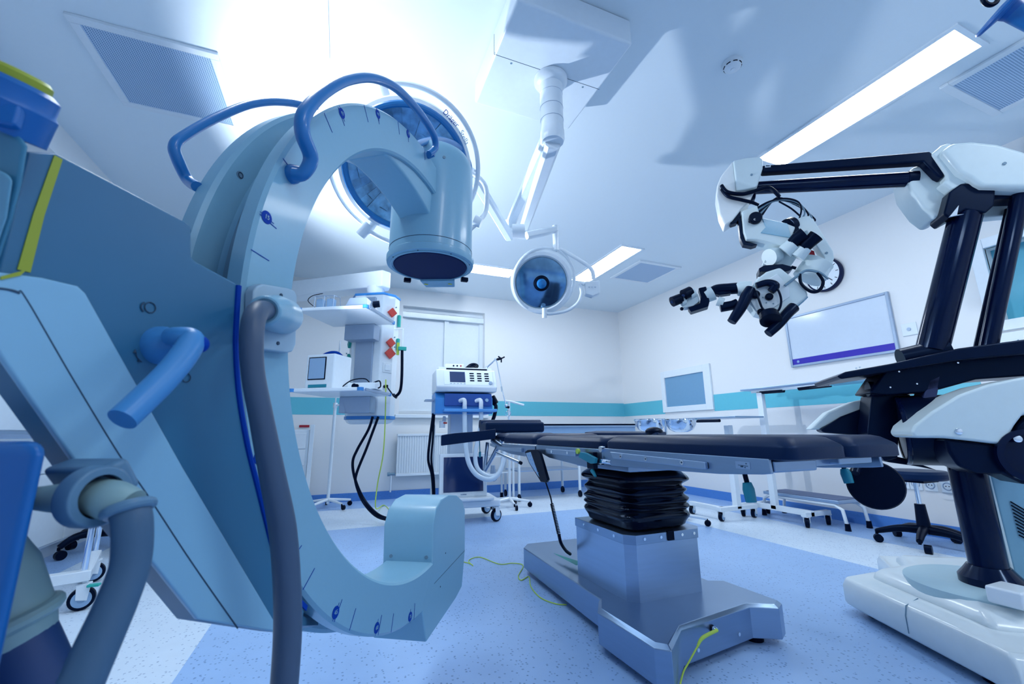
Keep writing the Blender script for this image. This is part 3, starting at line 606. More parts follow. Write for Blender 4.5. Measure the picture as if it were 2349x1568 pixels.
# leg section: side plates, rails and pads
lg = MB(); 
legf = MB().box((1.17, .89, .762), (1.59, 1.66, .786)).build('leg_frame', M_steel, tb, .003)
for x, sgn in ((1.12, 1), (1.635, -1)):
    p = sideplate([(1.70, .795), (.875, .79), (.872, .75), (.90, .746), (1.05, .735), (1.55, .722), (1.64, .722), (1.70, .745)], x, .012*sgn, 'side_plate', M_steel, legf)
    m = MB(); m.prism([(x-.016*sgn, y, z) for y, z in ((1.62, .782), (1.095, .770), (1.09, .768), (1.09, .748), (1.10, .746), (1.60, .755))], (.014*sgn, 0, 0)); r = m.build('side_rail', M_steeld, p, .003)
    for y in (1.54, 1.38, 1.19): 
        MB().disc((x-.0165*sgn, y, .766-.01*(1.54-y)), (-sgn, 0, 0), .0085, .002, 18).build('rail_bolt', M_chrome, r)
        MB().disc((x-.0186*sgn, y, .766-.01*(1.54-y)), (-sgn, 0, 0), .003, .001, 6).build('bolt_socket', M_groove, r)
m = MB(); m.box((1.1185, .935, .757), (1.12, .985, .778)); s = m.build('instruction_plate', M_steeld, legf, .0005)
m = MB(); m.cyl((1.1178, .942, .766), (1.1178, .975, .7675), .0008); m.cyl((1.1178, .959, .764), (1.1178, .966, .764), .002); m.disc((1.118, .947, .773), (-1, 0, 0), .0018, .0006, 10); m.disc((1.118, .952, .762), (-1, 0, 0), .0018, .0006, 10); m.build('table_symbol', M_groove, s)
def padmesh(x0, x1, y0, y1, z0, z1, name, parent, r=.03, mt=None, skew=0):
    m = MB(); rings = []; c = r
    def ringp(z, i):
        pts = []; X0, X1, Y0, Y1 = x0+i, x1-i, y0+i, y1-i
        for cxx, cyy, a0 in ((X1-c, Y1-c, 0), (X0+c, Y1-c, PI/2), (X0+c, Y0+c, PI), (X1-c, Y0+c, PI*1.5)):
            for k in range(6):
                a = a0+PI/2*k/5; yy = cyy+c*math.sin(a); pts.append((cxx+c*math.cos(a), yy, z+skew*(yy-y0)))
        return pts
    t = z1-z0
    m.loft([ringp(z0, .006), ringp(z0+.003, 0), ringp(z0+t*.5, 0), ringp(z0+t*.62, .004), ringp(z0+t*.92, .028), ringp(z1, .045)])
    return m.build(name, mt or M_pad, parent, ang=50)
for x0, x1 in ((1.122, 1.372), (1.380, 1.633)):
    padmesh(x0, x1, .81, 1.685, .787, .852, 'leg_pad', tb, .035)
padmesh(1.125, 1.635, 1.70, 2.45, .790, .846, 'seat_pad', tb, .04)
padmesh(1.125, 1.64, 2.46, 3.02, .792, .858, 'back_pad', tb, .04)
padmesh(1.15, 1.62, 3.03, 3.32, .80, .862, 'back_pad', tb, .05)
# seat side frames
for x, sgn in ((1.12, 1), (1.635, -1)):
    p = sideplate([(2.42, .792), (1.70, .790), (1.70, .725), (1.85, .70), (2.25, .725), (2.42, .76)], x, .012*sgn, 'side_plate', M_steel, tb)
    m = MB(); m.box((min(x-.016*sgn, x), 1.92, .748), (max(x-.016*sgn, x), 2.26, .775)); r = m.build('side_rail', M_steeld, p, .003)
    for y in (2.0, 2.18): MB().disc((x-.0165*sgn, y, .762), (-sgn, 0, 0), .008, .002, 18).build('rail_bolt', M_chrome, r)
    p = sideplate([(3.30, .785), (2.44, .785), (2.44, .745), (2.60, .715), (2.85, .72), (3.30, .765)], x, .012*sgn, 'side_plate', M_steel, tb)
    m = MB(); m.box((min(x-.016*sgn, x), 2.62, .742), (max(x-.016*sgn, x), 3.10, .768)); m.build('side_rail', M_steeld, p, .003)
# teal release lever and joint
m = MB(); m.disc((1.108, 1.70, .79), (1, 0, 0), .014, .02, 20); m.disc((1.106, 1.70, .735), (1, 0, 0), .012, .03, 20); m.cyl((1.13, 1.64, .735), (1.13, 1.82, .735), .014); hg = m.build('leg_hinge', M_chrome, tb)
m = MB(); m.prism([onx(x, y, 1.098) for x, y in ((1336, 1036), (1350, 1038), (1372, 1050), (1370, 1062), (1360, 1063), (1332, 1048))], (-.014, 0, 0)); m.build('release_lever', M_tealp, hg, .003)
m = MB(); m.disc((1.10, 1.875, .775), (-1, 0, 0), .013, .012, 16); m.build('lever_knob', M_cord, hg)
MB().box((1.095, 1.74, .70), (1.118, 1.80, .775)).build('joint_block', M_black, hg, .003)
m = MB(); m.cyl(onx(1358, 1078, 1.10), onx(1366, 1092, 1.10), .010, .006); m.build('release_knob', M_tealp, hg)
# teal gas strut handles under the leg section
for x, A in ((1.15, ((1708, 1085), (1714, 1108), (1724, 1152))), (1.64, ((1930, 1058), (1937, 1076), (1948, 1108)))):
    a, b, c = [onx(p[0], p[1], x) for p in A]
    m = MB(); m.cyl(a, b, .007); g = m.build('lever_rod', M_black, tb)
    MB().tube([b+(a-b)*.1, b.lerp(c, .3), c], [.012, .0165, .015], 12, False).build('lever_grip', M_tealp, g, .002)
# steel tray behind the leg pads
m = MB(); m.box((1.134, .868, .752), (1.31, .90, .786)); m.build('end_tray', M_steel, legf, .006)
m = MB(); m.box((1.40, .86, .765), (1.56, .90, .788)); m.build('end_tray', M_steel, legf, .006)
# head end: side arm board and cross bar
pa = onx(1013, 1000, .62) if False else None
ab = None
def ab_pt(px, py, dd): return dep(px, py, dd)
m = MB(); T = []
for t in range(9):
    k = t/8; px = 1012+(1137-1012)*k; d = 3.05+.28*k
    zt = [0, .016, .022, .016, .004, -.002, -.004, 0, .0][t]
    c = dep(px, 1001-14*k, d); cu = .035*(1-k)**.5
    e = dep(px, 1001-14*k, d+.20)
    w_ = V(e.x-c.x, e.y-c.y, 0).normalized()*.10
    top = []; n = 8
    for j in range(n+1):
        s = -1+2*j/n; top.append(c+w_*s+V(0, 0, .012-cu*.9*(1-s*s)*(1 if t else .6)+zt*.2))
    bot = [p*1 for p in top[::-1]]; bot = [V(p.x, p.y, c.z-.062) for p in bot]
    T.append(top+bot)
m.loft(T); ab = m.build('arm_board', M_pad, tb, .006, 3, ang=50)
m = MB(); a = dep(1030, 1012, 3.2); b = dep(1130, 1000, 3.4); m.prism([a, b, b+V(0, .04, 0), a+V(0, .04, 0)], (0, 0, -.012)); m.build('support_plate', M_steel, ab)
m = MB(); m.cyl(dep(1130, 1010, 3.3), V(1.135, 3.0, .755), .018); m.cyl(dep(1118, 1015, 3.3), dep(1112, 1078, 3.2), .014); m.cyl(dep(1150, 1010, 3.25), dep(1112, 1080, 3.2), .018, .012); m.build('joint_bracket', M_steel, ab)
m = MB(); m.cyl(dep(1140, 1038, 3.0), dep(1192, 1060, 2.75), .010); note(m.build('clamp_bar', M_chrome, ab), 'chrome bar with a black end cap')
MB().cyl(dep(1190, 1059, 2.76), dep(1196, 1062, 2.74), .011).build('end_cap', M_black, ab)
m = MB(); m.cyl(dep(1100, 1010, 3.2), dep(1101, 1040, 3.2), .004); m.cyl(dep(1101, 1036, 3.2), dep(1101, 1048, 3.2), .009, .007); m.build('release_pin', M_tealp, ab)

m = MB(); m.box((1.10, 3.33, .865), (1.63, 3.54, .955)); hr = m.build('head_rest', M_pad, tb, .024, 4)
m = MB(); m.cyl((1.10, 3.5, .935), (1.66, 3.5, .937), .040); m.build('bolster', M_pad, hr)
m = MB(); m.box((1.25, 3.28, .80), (1.55, 3.50, .865)); m.build('support', M_steel, hr, .004)
# second arm board on the far side
m = MB()
m.prism([(1.72, 2.85, .835), (1.86, 2.90, .845), (1.98, 2.25, .835), (1.85, 2.18, .83)], (0, 0, .03)); a2 = m.build('arm_board', M_pad, tb, .012, 3)
m = MB(); m.sphere((1.88, 2.25, .865), .05, 14, sc=(1.2, 1, .6)); m.build('hand_grip', M_black, a2)
MB().box((1.70, 2.4, .77), (1.90, 2.5, .83)).build('bracket', M_steel, a2, .004)
# hand control with its coiled cord
hc = thing('hand_control', 'black wired hand control with a blue button panel hanging from the table side rail', 'hand control', onx(1215, 1045, 1.09))
hp = [(1203, 1036), (1210, 1031), (1233, 1031), (1238, 1038), (1256, 1100), (1252, 1107), (1240, 1105), (1213, 1062)]
m = MB(); m.prism([onx(x, y, 1.075) for x, y in hp], (.022, .012, 0)); bd_ = m.build('case', M_black, hc, .005, 3)
m = MB(); m.prism([onx(x, y, 1.0738) for x, y in ((1206, 1039), (1217, 1036), (1237, 1094), (1232, 1088), (1214, 1060))], (.0009, 0, 0)); pnl = m.build('button_panel', M_screen, hc)
k = 0
for i in range(5):
    for j in range(2):
        q = onx(1212+i*4.4+j*5, 1044+i*9.6+j*1, 1.0735); MB().cbox(q, (.002, .006, .005)).build('button', M_red if i == 4 and j == 0 else M_cartb, pnl)
m = MB(); P = [onx(x, y, 1.085) for x, y in ((1250, 1100), (1256, 1118), (1263, 1140), (1266, 1155))]; m.tube(P, .004, 8)
coil = []; c0 = onx(1266, 1155, 1.085); c1 = onx(1282, 1225, 1.10)
N = 20*10
for i in range(N+1):
    t = i/N; a = 2*PI*20*t; c = c0.lerp(c1, t); coil.append(c+V(math.cos(a)*.008, math.sin(a)*.008, 0))
m.tube(coil, .0028, 6, False)
P = [onx(x, y, 1.10+.11*t) for x, y, t in ((1282, 1225, 0), (1287, 1245, .1), (1298, 1262, .6), (1308, 1270, 1))]; m.tube(P, .0085, 10)
m.build('coiled_cord', M_black, hc)
m = MB(); m.prism([(1.20, 2.38, .1805), (1.26, 2.16, .1805), (1.205, 2.13, .1805)], (0, 0, .001)); note(m.build('base_label', M_green, tb), 'green label on the base plate')
# earth cord and plug on the foot
ec = thing('earth_cord', 'yellow green earth cord plugged into the front of the table foot', 'cord', (1.49, 1.36, .14))
p0 = fpos(.17, .12)
MB().lathe([(.006, 0), (.010, .008), (.009, .02)], p0, fn, 16).build('plug_pin', M_chrome, ec)
q1 = p0+fn*.022; q2 = ony(1612, 1462, q1.y-.02); q3 = ony(1600, 1482, q1.y-.03)
m = MB(); m.tube([q1, q2, q3], [.006, .0065, .004], 12); m.build('plug', M_cord, ec)
g = [onz(1563, 1552, .004), onz(1556, 1600, .004), onz(1480, 1640, .004)]
m = MB(); m.tube([q3, ony(1580, 1518, q3.y-.02), ony(1568, 1540, q3.y-.03), ony(1560, 1570, q3.y-.05), ony(1556, 1590, q3.y-.07)], .003, 8); m.build('cord', M_cord, ec)
fc = MB(); P = [onz(x, y, .004) for x, y in ((1000, 1275), (1072, 1290), (1085, 1297), (1075, 1285), (1100, 1277), (1145, 1293), (1175, 1291), (1200, 1296), (1189, 1320), (1196, 1330), (1213, 1322), (1218, 1345), (1240, 1370), (1275, 1384), (1300, 1386))]
fc.tube(P, .0028, 8); tag(fc.build('floor_cord', M_cord), 'thin yellow cord trailing over the blue floor left of the table base', 'cord')
# ------------------------------------------------------------------ surgical microscope
ms = thing('surgical_microscope', 'white and black floor-standing surgical microscope with a long double arm on the right', 'microscope', (2.6, 1.05, 0))
mv = planef((.68, .733, 0), (2.5, 1.07, 0)); MN = V(.68, .733, 0).normalized()      # +MN points away from the camera
def mvw(px, py, off, wpx): p = mv(px, py, off); return p, wpx/2*(p-CAM).dot(F_)/FPX
def mtube(mb, pts, n=18, smooth=True):
    q = [mvw(*p) for p in pts]; mb.tube([a for a, _ in q], [b for _, b in q], n, smooth)
def mslab(pts, off, th, name, mt, parent=None, bev=.006, seg=3):
    m = MB(); m.prism([mv(x, y, off) for x, y in pts], MN*th); return m.build(name, mt, parent or ms, bev, seg)
# base: outline on the floor, raised centre
b0 = onz(1945, 1402, .02); 
O = [onz(1938, 1385, .03), onz(1966, 1402, .03), onz(2088, 1468, .03), onz(2276, 1570, .03), onz(2349, 1615, .03), V(2.6, .35, .03), V(3.35, .60, .03), V(3.35, 1.45, .03), V(2.95, 1.70, .03), onz(2040, 1302, .16), onz(1990, 1318, .14)]
O = [V(p.x, p.y, .03) for p in O]
cen = sum(O, V(0, 0, 0))/len(O)
def sc(P, k, z): return [V(cen.x+(p.x-cen.x)*k, cen.y+(p.y-cen.y)*k, z) for p in P]
m = MB(); m.loft([sc(O, .97, .03), sc(O, 1, .05), sc(O, 1, .12), sc(O, .96, .155), sc(O, .88, .165), sc(O, .74, .17)]); M_mb = mat('base_white', (.74, .83, .88), .3, coat=.3); base = m.build('base', M_mb, ms, .02, 4, ang=60)
m = MB(); m.loft([sc(O, .72, .160), sc(O, .69, .19), sc(O, .60, .215), sc(O, .47, .226)]); m.build('base_hump', M_mb, base, .02, 4)
P0 = V(2.55, 1.05, .2)
m = MB(); m.lathe([(.27, .19), (.27, .228), (.255, .235), (.12, .238)], (P0.x+.02, P0.y+.02, 0), (0, 0, 1), 48); m.build('turntable', mat('turntable_grey', (.42, .60, .70), .4), base)
for p in (O[0], O[4], O[6], O[8]):
    c = cen.lerp(V(p.x, p.y, 0), .68); MB().cyl((c.x, c.y, 0), (c.x, c.y, .035), .05).build('caster', M_black, base)
m = MB(); a = sc(O, 1.001, .055)[2]; b = sc(O, .967, .155)[2]; c = sc(O, .745, .171)[2]
m.tube([a, sc(O, 1.003, .12)[2], b, c], .0022, 6, False); m.build('cover_seam', M_chan, base)
# columns
m = MB(); m.cyl((P0.x, P0.y, .22), (P0.x, P0.y, .80), .060, .062, 40); m.build('lower_column', M_gloss, ms)
MB().lathe([(.10, .232), (.10, .265), (.08, .29), (.066, .31)], (P0.x, P0.y, 0), (0, 0, 1), 40).build('column_foot', M_gloss, ms)
fp = MB(); c = dep(2322, 1365, 1.55); fp.cbox(c, (.12, .10, .06)); fpb = fp.build('foot_bracket', M_metalw, ms, .01)
m = MB(); mtube(m, [(2137, 805, 0, 58), (2216, 490, 0, 58)], 36, False); m.build('upper_column', M_gloss, ms)
m = MB(); mtube(m, [(2236, 812, .06, 11), (2312, 480, .06, 11)], 24, False); m.build('parallel_rod', M_gloss, ms)
m = MB(); mtube(m, [(2264, 812, -.02, 32), (2344, 430, -.02, 32)], 24, False); m.build('parallel_rod', M_gloss, ms)
# joint block and head cover
jb = mslab([(2178, 440), (2205, 420), (2250, 418), (2285, 432), (2282, 470), (2262, 488), (2215, 480), (2178, 500), (2165, 490)], -.06, .13, 'joint_block', M_mblk, bev=.008)
mslab([(2196, 492), (2212, 490), (2178, 497), (2200, 470), (2222, 458), (2224, 464), (2196, 484)][:4], -.068, .01, 'release_catch', M_metalw, jb, .002)
mslab([(2218, 435), (2300, 425), (2349, 420), (2400, 425), (2400, 452), (2300, 455), (2230, 462)], -.02, .08, 'cross_link', M_mblk, bev=.006)
cv = mslab([(2160, 346), (2185, 326), (2230, 322), (2290, 328), (2349, 345), (2430, 385), (2450, 430), (2349, 430), (2255, 428), (2240, 420), (2225, 408), (2200, 395), (2172, 360)], -.09, .18, 'pivot_cover', M_mw, bev=.02, seg=4)
mslab([(2137, 352), (2160, 332), (2180, 326), (2200, 345), (2215, 400), (2230, 415), (2185, 436), (2160, 418), (2172, 412), (2170, 400)], -.055, .15, 'pivot_front', M_mw, cv, .012, 4)
MB().disc(mv(2304, 375, -.091), -MN, .0065, .004, 16).build('cover_screw', M_chan, cv)
mslab([(2080, 402), (2096, 380), (2130, 372), (2180, 440), (2172, 490), (2150, 500), (2120, 478), (2088, 436)], .0, .16, 'counter_cover', M_mw, bev=.018, seg=4)
mslab([(2262, 440), (2330, 450), (2325, 492), (2240, 500), (2255, 475)], .07, .06, 'rear_cover', M_mw, bev=.008)
# arms
m = MB(); q = [mv(x, y, -.01) for x, y in ((2136, 344), (2166, 378))]
def sqbeam(pts, off, th, name): return mslab(pts, off, th, name, M_mblk, bev=.008, seg=3)
sqbeam([(1748, 379), (2134, 346), (2173, 392), (2163, 408), (2150, 402), (2118, 370), (1748, 394)], -.045, .05, 'upper_arm')
m = MB(); mtube(m, [(1720, 432, .03, 28), (2085, 411, .03, 34)], 24, False); ar = m.build('lower_arm', M_gloss, ms)
m = MB(); p, r = mvw(2085, 411, .03, 36); d = (mv(2085, 411, .03)-mv(1720, 432, .03)).normalized(); m.cyl(p-d*.01, p+d*.03, r*1.02); m.build('arm_collar', M_mblk, ar)
m = MB(); m.prism([mv(x, y, -.0465) for x, y in ((1755, 376), (1768, 375), (1768, 383), (1755, 384))], MN*.001); tg = m.build('arm_label', M_metalw, ar)
m = MB(); m.prism([mv(x, y, -.0472) for x, y in ((1757, 378.5), (1766, 379), (1766, 381), (1757, 381.5))], MN*.0005); m.build('label_mark', M_groove, tg)
# front head covers
hc1 = mslab([(1682, 368), (1712, 361), (1742, 358), (1750, 364), (1750, 385), (1738, 425), (1733, 430), (1690, 438)], -.06, .12, 'head_cover', M_mw, bev=.008, seg=3)
mslab([(1653, 405), (1660, 395), (1682, 368), (1690, 438), (1732, 436), (1720, 462), (1700, 480), (1680, 505), (1663, 517), (1651, 490), (1643, 450), (1645, 425)], -.045, .10, 'front_cover', mat('cover_bright', (.80, .86, .90), .35, coat=.2), hc1, .008, 3)
MB().disc(mv(1724, 401, -.0605), -MN, .006, .004, 16).build('cover_screw', M_chan, hc1)
m = MB(); mtube(m, [(1655, 425, -.06, 8), (1668, 440, -.065, 9), (1700, 445, -.065, 9), (1725, 440, -.06, 9), (1760, 430, -.06, 9), (1778, 440, -.06, 9), (1788, 452, -.05, 8)], 10)
m.build('cable_loom', M_black, ms)
m = MB(); mtube(m, [(1655, 434, -.06, 7), (1670, 450, -.065, 8), (1700, 458, -.065, 8), (1725, 464, -.06, 8), (1740, 470, -.05, 7)], 10); m.build('cable_loom', M_black, ms)
mslab([(1698, 470), (1733, 455), (1735, 440), (1728, 432), (1718, 455), (1690, 480), (1672, 505), (1677, 514), (1690, 510), (1700, 496)], -.03, .05, 'head_bracket', M_mblk, bev=.004)
mslab([(1693, 500), (1700, 500), (1709, 552), (1738, 560), (1725, 564), (1705, 560), (1698, 545)], -.035, .05, 'balance_bracket', M_mblk, bev=.003)
bb = mslab([(1702, 484), (1737, 470), (1745, 498), (1800, 510), (1825, 520), (1815, 545), (1798, 564), (1735, 548), (1712, 548), (1706, 530)], -.06, .12, 'balance_box', M_mw, bev=.006)
mslab([(1748, 500), (1806, 512), (1816, 545), (1745, 533), (1757, 520)], -.066, .01, 'box_panel', M_carm, bb, .002)
m = MB(); p, r = mvw(1732, 502, -.062, 27); m.lathe([(r, 0), (r, -.0), (r*1.02, .02), (r*.9, .026)], p, -MN, 24); kn = m.build('brake_knob', M_black, bb)
MB().cbox(mv(1722, 508, -.075), (.02, .014, .012)).build('knob_tab', M_black, kn, .002)
text('C', mv(1731, 503, -.0895), R_, V(0, 0, 1), .014, M_metalw, kn)
for k in range(5):
    random.seed(k+3); m = MB()
    mtube(m, [(1735+k*3, 478+k*4, -.04, 5), (1765+k*4, 462+k*2-k*k, -.05+.02*k, 4), (1800+k*5, 455+k*3, -.04+.015*k, 4), (1830+k*4, 462+k*5, -.03+.01*k, 3.5), (1838+k*8, 480+k*6, -.03, 3.5), (1834+k*6, 500+k*2, -.02, 3.5)], 8)
    m.build('cable', M_chan if k % 2 else M_black, ms)
m = MB(); mtube(m, [(1787, 462, -.05, 4), (1815, 478, -.05, 4), (1835, 495, -.05, 4)], 8); m.build('cable', M_black, ms)
# C-shaped carrier
mslab([(1808, 512), (1840, 496), (1856, 494), (1868, 504), (1912, 576), (1914, 592), (1897, 642), (1876, 636), (1891, 590), (1850, 530), (1822, 540)], -.04, .06, 'carrier_arm', M_mw, bev=.006)
cr_ = [o for o in COL.objects if o.name.startswith('carrier_arm')][-1]
MB().disc(mv(1896, 580, -.0405), -MN, .006, .003, 14).build('arm_screw', M_chan, cr_)
mslab([(1812, 516), (1828, 512), (1836, 530), (1822, 536)], -.046, .01, 'carrier_window', M_black, cr_, .002)
m = MB(); mtube(m, [(1805, 520, -.03, 36), (1815, 518, -.01, 40)], 24, False); m.build('pivot_disc', M_mblk, ms)
# upper eyepieces
def ocul(pts, body, cup, name='eyepiece', parent=None):
    m = MB(); mtube(m, body, 20, False); o = m.build(name, M_mw, parent or ms); 
    m = MB(); mtube(m, cup, 20, False); m.build('rubber_cup', M_black, o); return o
ocul(0, [(1800, 578, -.07, 34), (1820, 560, -.085, 32)], [(1817, 560, -.088, 27), (1828, 548, -.098, 29), (1846, 536, -.11, 32)])
ocul(0, [(1828, 590, -.07, 32), (1846, 568, -.085, 30)], [(1842, 570, -.088, 26), (1856, 556, -.098, 28), (1873, 540, -.11, 32)])
mslab([(1752, 600), (1760, 575), (1775, 568), (1800, 570), (1828, 590), (1812, 612), (1790, 610), (1765, 603)], -.03, .07, 'binocular_body', M_mw, bev=.006)
m = MB(); mtube(m, [(1764, 590, -.05, 38), (1780, 586, -.02, 38)], 24, False); m.build('tube_cap', M_mw, ms)
mslab([(1753, 608), (1795, 605), (1822, 612), (1812, 620), (1790, 624), (1745, 622), (1742, 628), (1741, 615)], -.055, .09, 'ring_clamp', M_mblk, bev=.004)
MB().cyl(mv(1815, 612, -.05), mv(1826, 615, -.05), .008).build('clamp_screw', M_black, ms)
mslab([(1858, 572), (1868, 575), (1871, 590), (1858, 618), (1848, 616), (1857, 592)], -.02, .03, 'red_strap', M_redd, bev=.003)
m = MB(); mtube(m, [(1880, 600, .0, 60), (1850, 640, .01, 60)], 28, False); m.build('motor_housing', M_mw, ms)
# optics head
opt = mslab([(1735, 640), (1758, 622), (1790, 612), (1812, 630), (1850, 660), (1855, 678), (1812, 715), (1770, 725), (1735, 715), (1715, 690), (1720, 665)], -.08, .12, 'optics_head', M_mw, bev=.012, seg=3)
mslab([(1735, 655), (1783, 628), (1810, 660), (1812, 680), (1775, 705), (1735, 712), (1722, 690)], -.086, .01, 'front_panel', mat('panel_pale', (.66, .76, .84), .3), opt, .002)
for px, py, w_ in ((1732, 676, 20), (1764, 681, 17), (1745, 716, 16)):
    m = MB(); p, r = mvw(px, py, -.088, w_); m.lathe([(r, 0), (r*.95, .012), (r*.6, .018)], p, -MN, 18); m.build('control_knob', M_black, opt)
for px, py in ((1774, 696), (1758, 694), (1750, 682)): MB().disc(mv(px, py, -.0865), -MN, .0035, .002, 10).build('indicator', M_chan, opt)
mslab([(1758, 720), (1812, 690), (1845, 675), (1856, 680), (1820, 712), (1775, 730)], -.05, .08, 'lower_cover', M_carm, opt, .006)
# cable loops, hand grips
m = MB(); mtube(m, [(1735, 668, -.10, 5), (1742, 690, -.11, 5), (1750, 708, -.11, 5), (1765, 716, -.11, 5), (1785, 712, -.11, 5), (1792, 690, -.11, 5), (1785, 665, -.11, 5), (1768, 648, -.10, 5), (1750, 655, -.10, 5)], 8); m.build('cable', M_black, ms)
m = MB(); mtube(m, [(1800, 655, -.09, 6), (1830, 632, -.09, 6), (1850, 620, -.08, 6), (1880, 625, -.08, 6), (1900, 640, -.07, 4)], 8); m.build('cable', M_chan, ms)
m = MB(); mtube(m, [(1835, 628, -.09, 6), (1838, 650, -.09, 7), (1860, 668, -.09, 8), (1880, 665, -.09, 8), (1888, 645, -.08, 7), (1875, 625, -.08, 6)], 8); m.build('cable', M_black, ms)
def grip(pts, name='hand_grip'):
    m = MB(); mtube(m, pts, 14); return m.build(name, M_mblk, ms)
grip([(1722, 662, -.09, 22), (1712, 680, -.10, 26), (1698, 708, -.11, 24), (1678, 738, -.12, 20)])
grip([(1820, 705, -.07, 26), (1805, 720, -.09, 24), (1785, 744, -.10, 22), (1762, 765, -.11, 20)])
m = MB(); p, r = mvw(1762, 723, -.09, 40); d = (mv(1780, 715, -.09)-mv(1745, 730, -.09)).normalized(); m.lathe([(r, 0), (r, .03), (r*1.1, .032), (r*1.1, .045), (r*.8, .046)], p-V(0, 0, .0)-MN*.02, (-MN*.6-V(0, 0, 1)).normalized(), 26); m.build('objective_lens', M_black, ms)
grip([(1735, 655, -.10, 14), (1760, 648, -.10, 16), (1778, 655, -.10, 20), (1768, 668, -.10, 16)], 'focus_handle')
# left binocular with its stalk
m = MB(); mtube(m, [(1722, 662, -.05, 36), (1700, 662, -.05, 34), (1690, 664, -.05, 30)], 20, False); m.build('coupling', M_mw, ms)
m = MB(); mtube(m, [(1700, 660, -.05, 26), (1675, 662, -.05, 26), (1645, 664, -.05, 24), (1630, 672, -.05, 22)], 16); m.build('swivel_joint', M_mblk, ms)
mslab([(1640, 655), (1660, 650), (1676, 652), (1678, 672), (1650, 676), (1636, 672)], -.07, .05, 'swivel_block', M_mblk, bev=.005)
m = MB(); mtube(m, [(1652, 705, -.06, 22), (1680, 700, -.06, 22), (1692, 695, -.06, 22)], 16, False); m.build('side_tube', M_mblk, ms)
m = MB(); mtube(m, [(1646, 690, -.07, 22), (1660, 694, -.07, 20)], 16, False); m.build('side_knob', M_mw, ms)
m = MB(); mtube(m, [(1618, 680, -.05, 30), (1635, 672, -.05, 34)], 20, False); m.build('prism_ring', M_mw, ms)
mslab([(1602, 660), (1620, 656), (1628, 690), (1625, 702), (1585, 715), (1578, 705), (1605, 695), (1608, 680)], -.08, .07, 'prism_frame', M_mblk, bev=.005)
mslab([(1560, 690), (1580, 672), (1600, 672), (1606, 690), (1590, 702), (1568, 706)], -.07, .06, 'prism_body', M_mw, bev=.006)
ocul(0, [(1592, 672, -.06, 24), (1580, 676, -.07, 26)], [(1584, 668, -.075, 24), (1568, 676, -.095, 25)])
ocul(0, [(1570, 690, -.06, 22), (1560, 692, -.07, 24)], [(1562, 684, -.08, 23), (1542, 692, -.10, 24)])
for px, py in ((1546, 691), (1571, 677)):
    p = mv(px-4, py+1, -.104); MB().disc(p, (CAM-p), .009, .002, 18).build('eye_glass', M_glassd, ms)
m = MB(); m.sphere(mv(1564, 708, -.07), .010, 12); m.build('pivot_knob', M_black, ms)
for px in (1701, 1712):
    MB().cyl(mv(px, 658, -.05), mv(px+1, 646, -.05), .0045).build('lock_pin', M_black, ms)
# console: shelf, housings, drum
shf = [(1920, 862), (1940, 852), (2050, 832), (2200, 798), (2349, 778), (2480, 760), (2480, 800), (2349, 812), (2200, 826), (2000, 858), (1930, 869)]
mslab(shf, -.14, .38, 'instrument_shelf', M_mblk, bev=.008)
m = MB(); mtube(m, [(2065, 822, 0, 44), (2170, 803, .0, 56)], 20, False); m.build('shelf_hub', M_mblk, ms)
mslab([(2030, 850), (2349, 800), (2480, 800), (2480, 865), (2349, 862), (2240, 870), (2160, 892), (2120, 900), (2040, 905), (1995, 900)], -.06, .2, 'console_body', M_mblk, bev=.01)
for px, py in ((1964, 844), (1972, 842), (2062, 852), (2197, 832), (2103, 880), (2042, 888)):
    MB().disc(mv(px, py, -.142 if py < 870 else -.08), -MN, .0035, .003, 10).build('console_screw', M_chrome, ms)
m = MB(); mtube(m, [(1990, 892, .0, 34), (2020, 892, .0, 34)], 20, False); m.build('shelf_pivot', M_mblk, ms)
mslab([(2000, 905), (2035, 900), (2090, 905), (2062, 1000), (2060, 1050), (2030, 1058), (1992, 1000), (1990, 985)], .02, .14, 'left_post', M_mblk, bev=.006)
mslab([(2130, 872), (2160, 858), (2145, 935), (2112, 935)], -.06, .1, 'right_post', mat('post_blue_black', (.02, .035, .13), .35), None, .005)
wg = mslab([(1858, 985), (1900, 945), (1960, 920), (2000, 912), (2000, 930), (1930, 960), (1880, 985), (1985, 985), (1985, 1000), (1860, 992)][:7], .16, .10, 'far_cover', M_mw, bev=.008)
mslab([(1882, 985), (1930, 955), (2000, 928), (2060, 930), (2060, 990), (1990, 1000), (1890, 992)], .14, .1, 'far_housing', M_mblk, bev=.01)
m = MB(); c, r = mvw(2105, 1000, .02, 150); ax = (mv(2200, 975, -.05)-mv(2100, 995, .04)).normalized()
m = MB(); ax = (R_*.75-F_*.55).normalized(); ax.z = 0; ax.normalize()
c = mv(2150, 985, .0)
m.lathe([(.05, -.125), (.145, -.12), (.155, -.11), (.155, .0), (.15, .10), (.14, .24), (.10, .26)], c, ax, 44); dr = m.build('rotor_drum', M_mblk, ms)
m = MB(); m.ring(c-ax*.115, ax, .145, .012, 44, 10); m.build('drum_rim', M_gloss, dr)
cvp = [(2090, 992), (2098, 975), (2140, 942), (2200, 905), (2270, 880), (2349, 864), (2450, 850), (2450, 960), (2349, 950), (2330, 975), (2305, 1020), (2240, 1012), (2165, 1004), (2100, 1004)]
nc = mslab(cvp, -.24, .20, 'near_cover', M_mw, bev=.022, seg=5)
for px, py, w_ in ((2199, 989, 14), (2334, 1006, 16)):
    p, r = mvw(px, py, -.242, w_); MB().lathe([(r, -.002), (r, .003), (r*.6, .005)], p, -MN, 18).build('cover_screw', M_chrome, nc)
lc_ = mslab([(2168, 1006), (2305, 1022), (2335, 975), (2355, 955), (2440, 960), (2440, 1120), (2349, 1110), (2300, 1088), (2240, 1086), (2200, 1070), (2175, 1035)], -.22, .14, 'lower_shell', M_mblk, bev=.012)
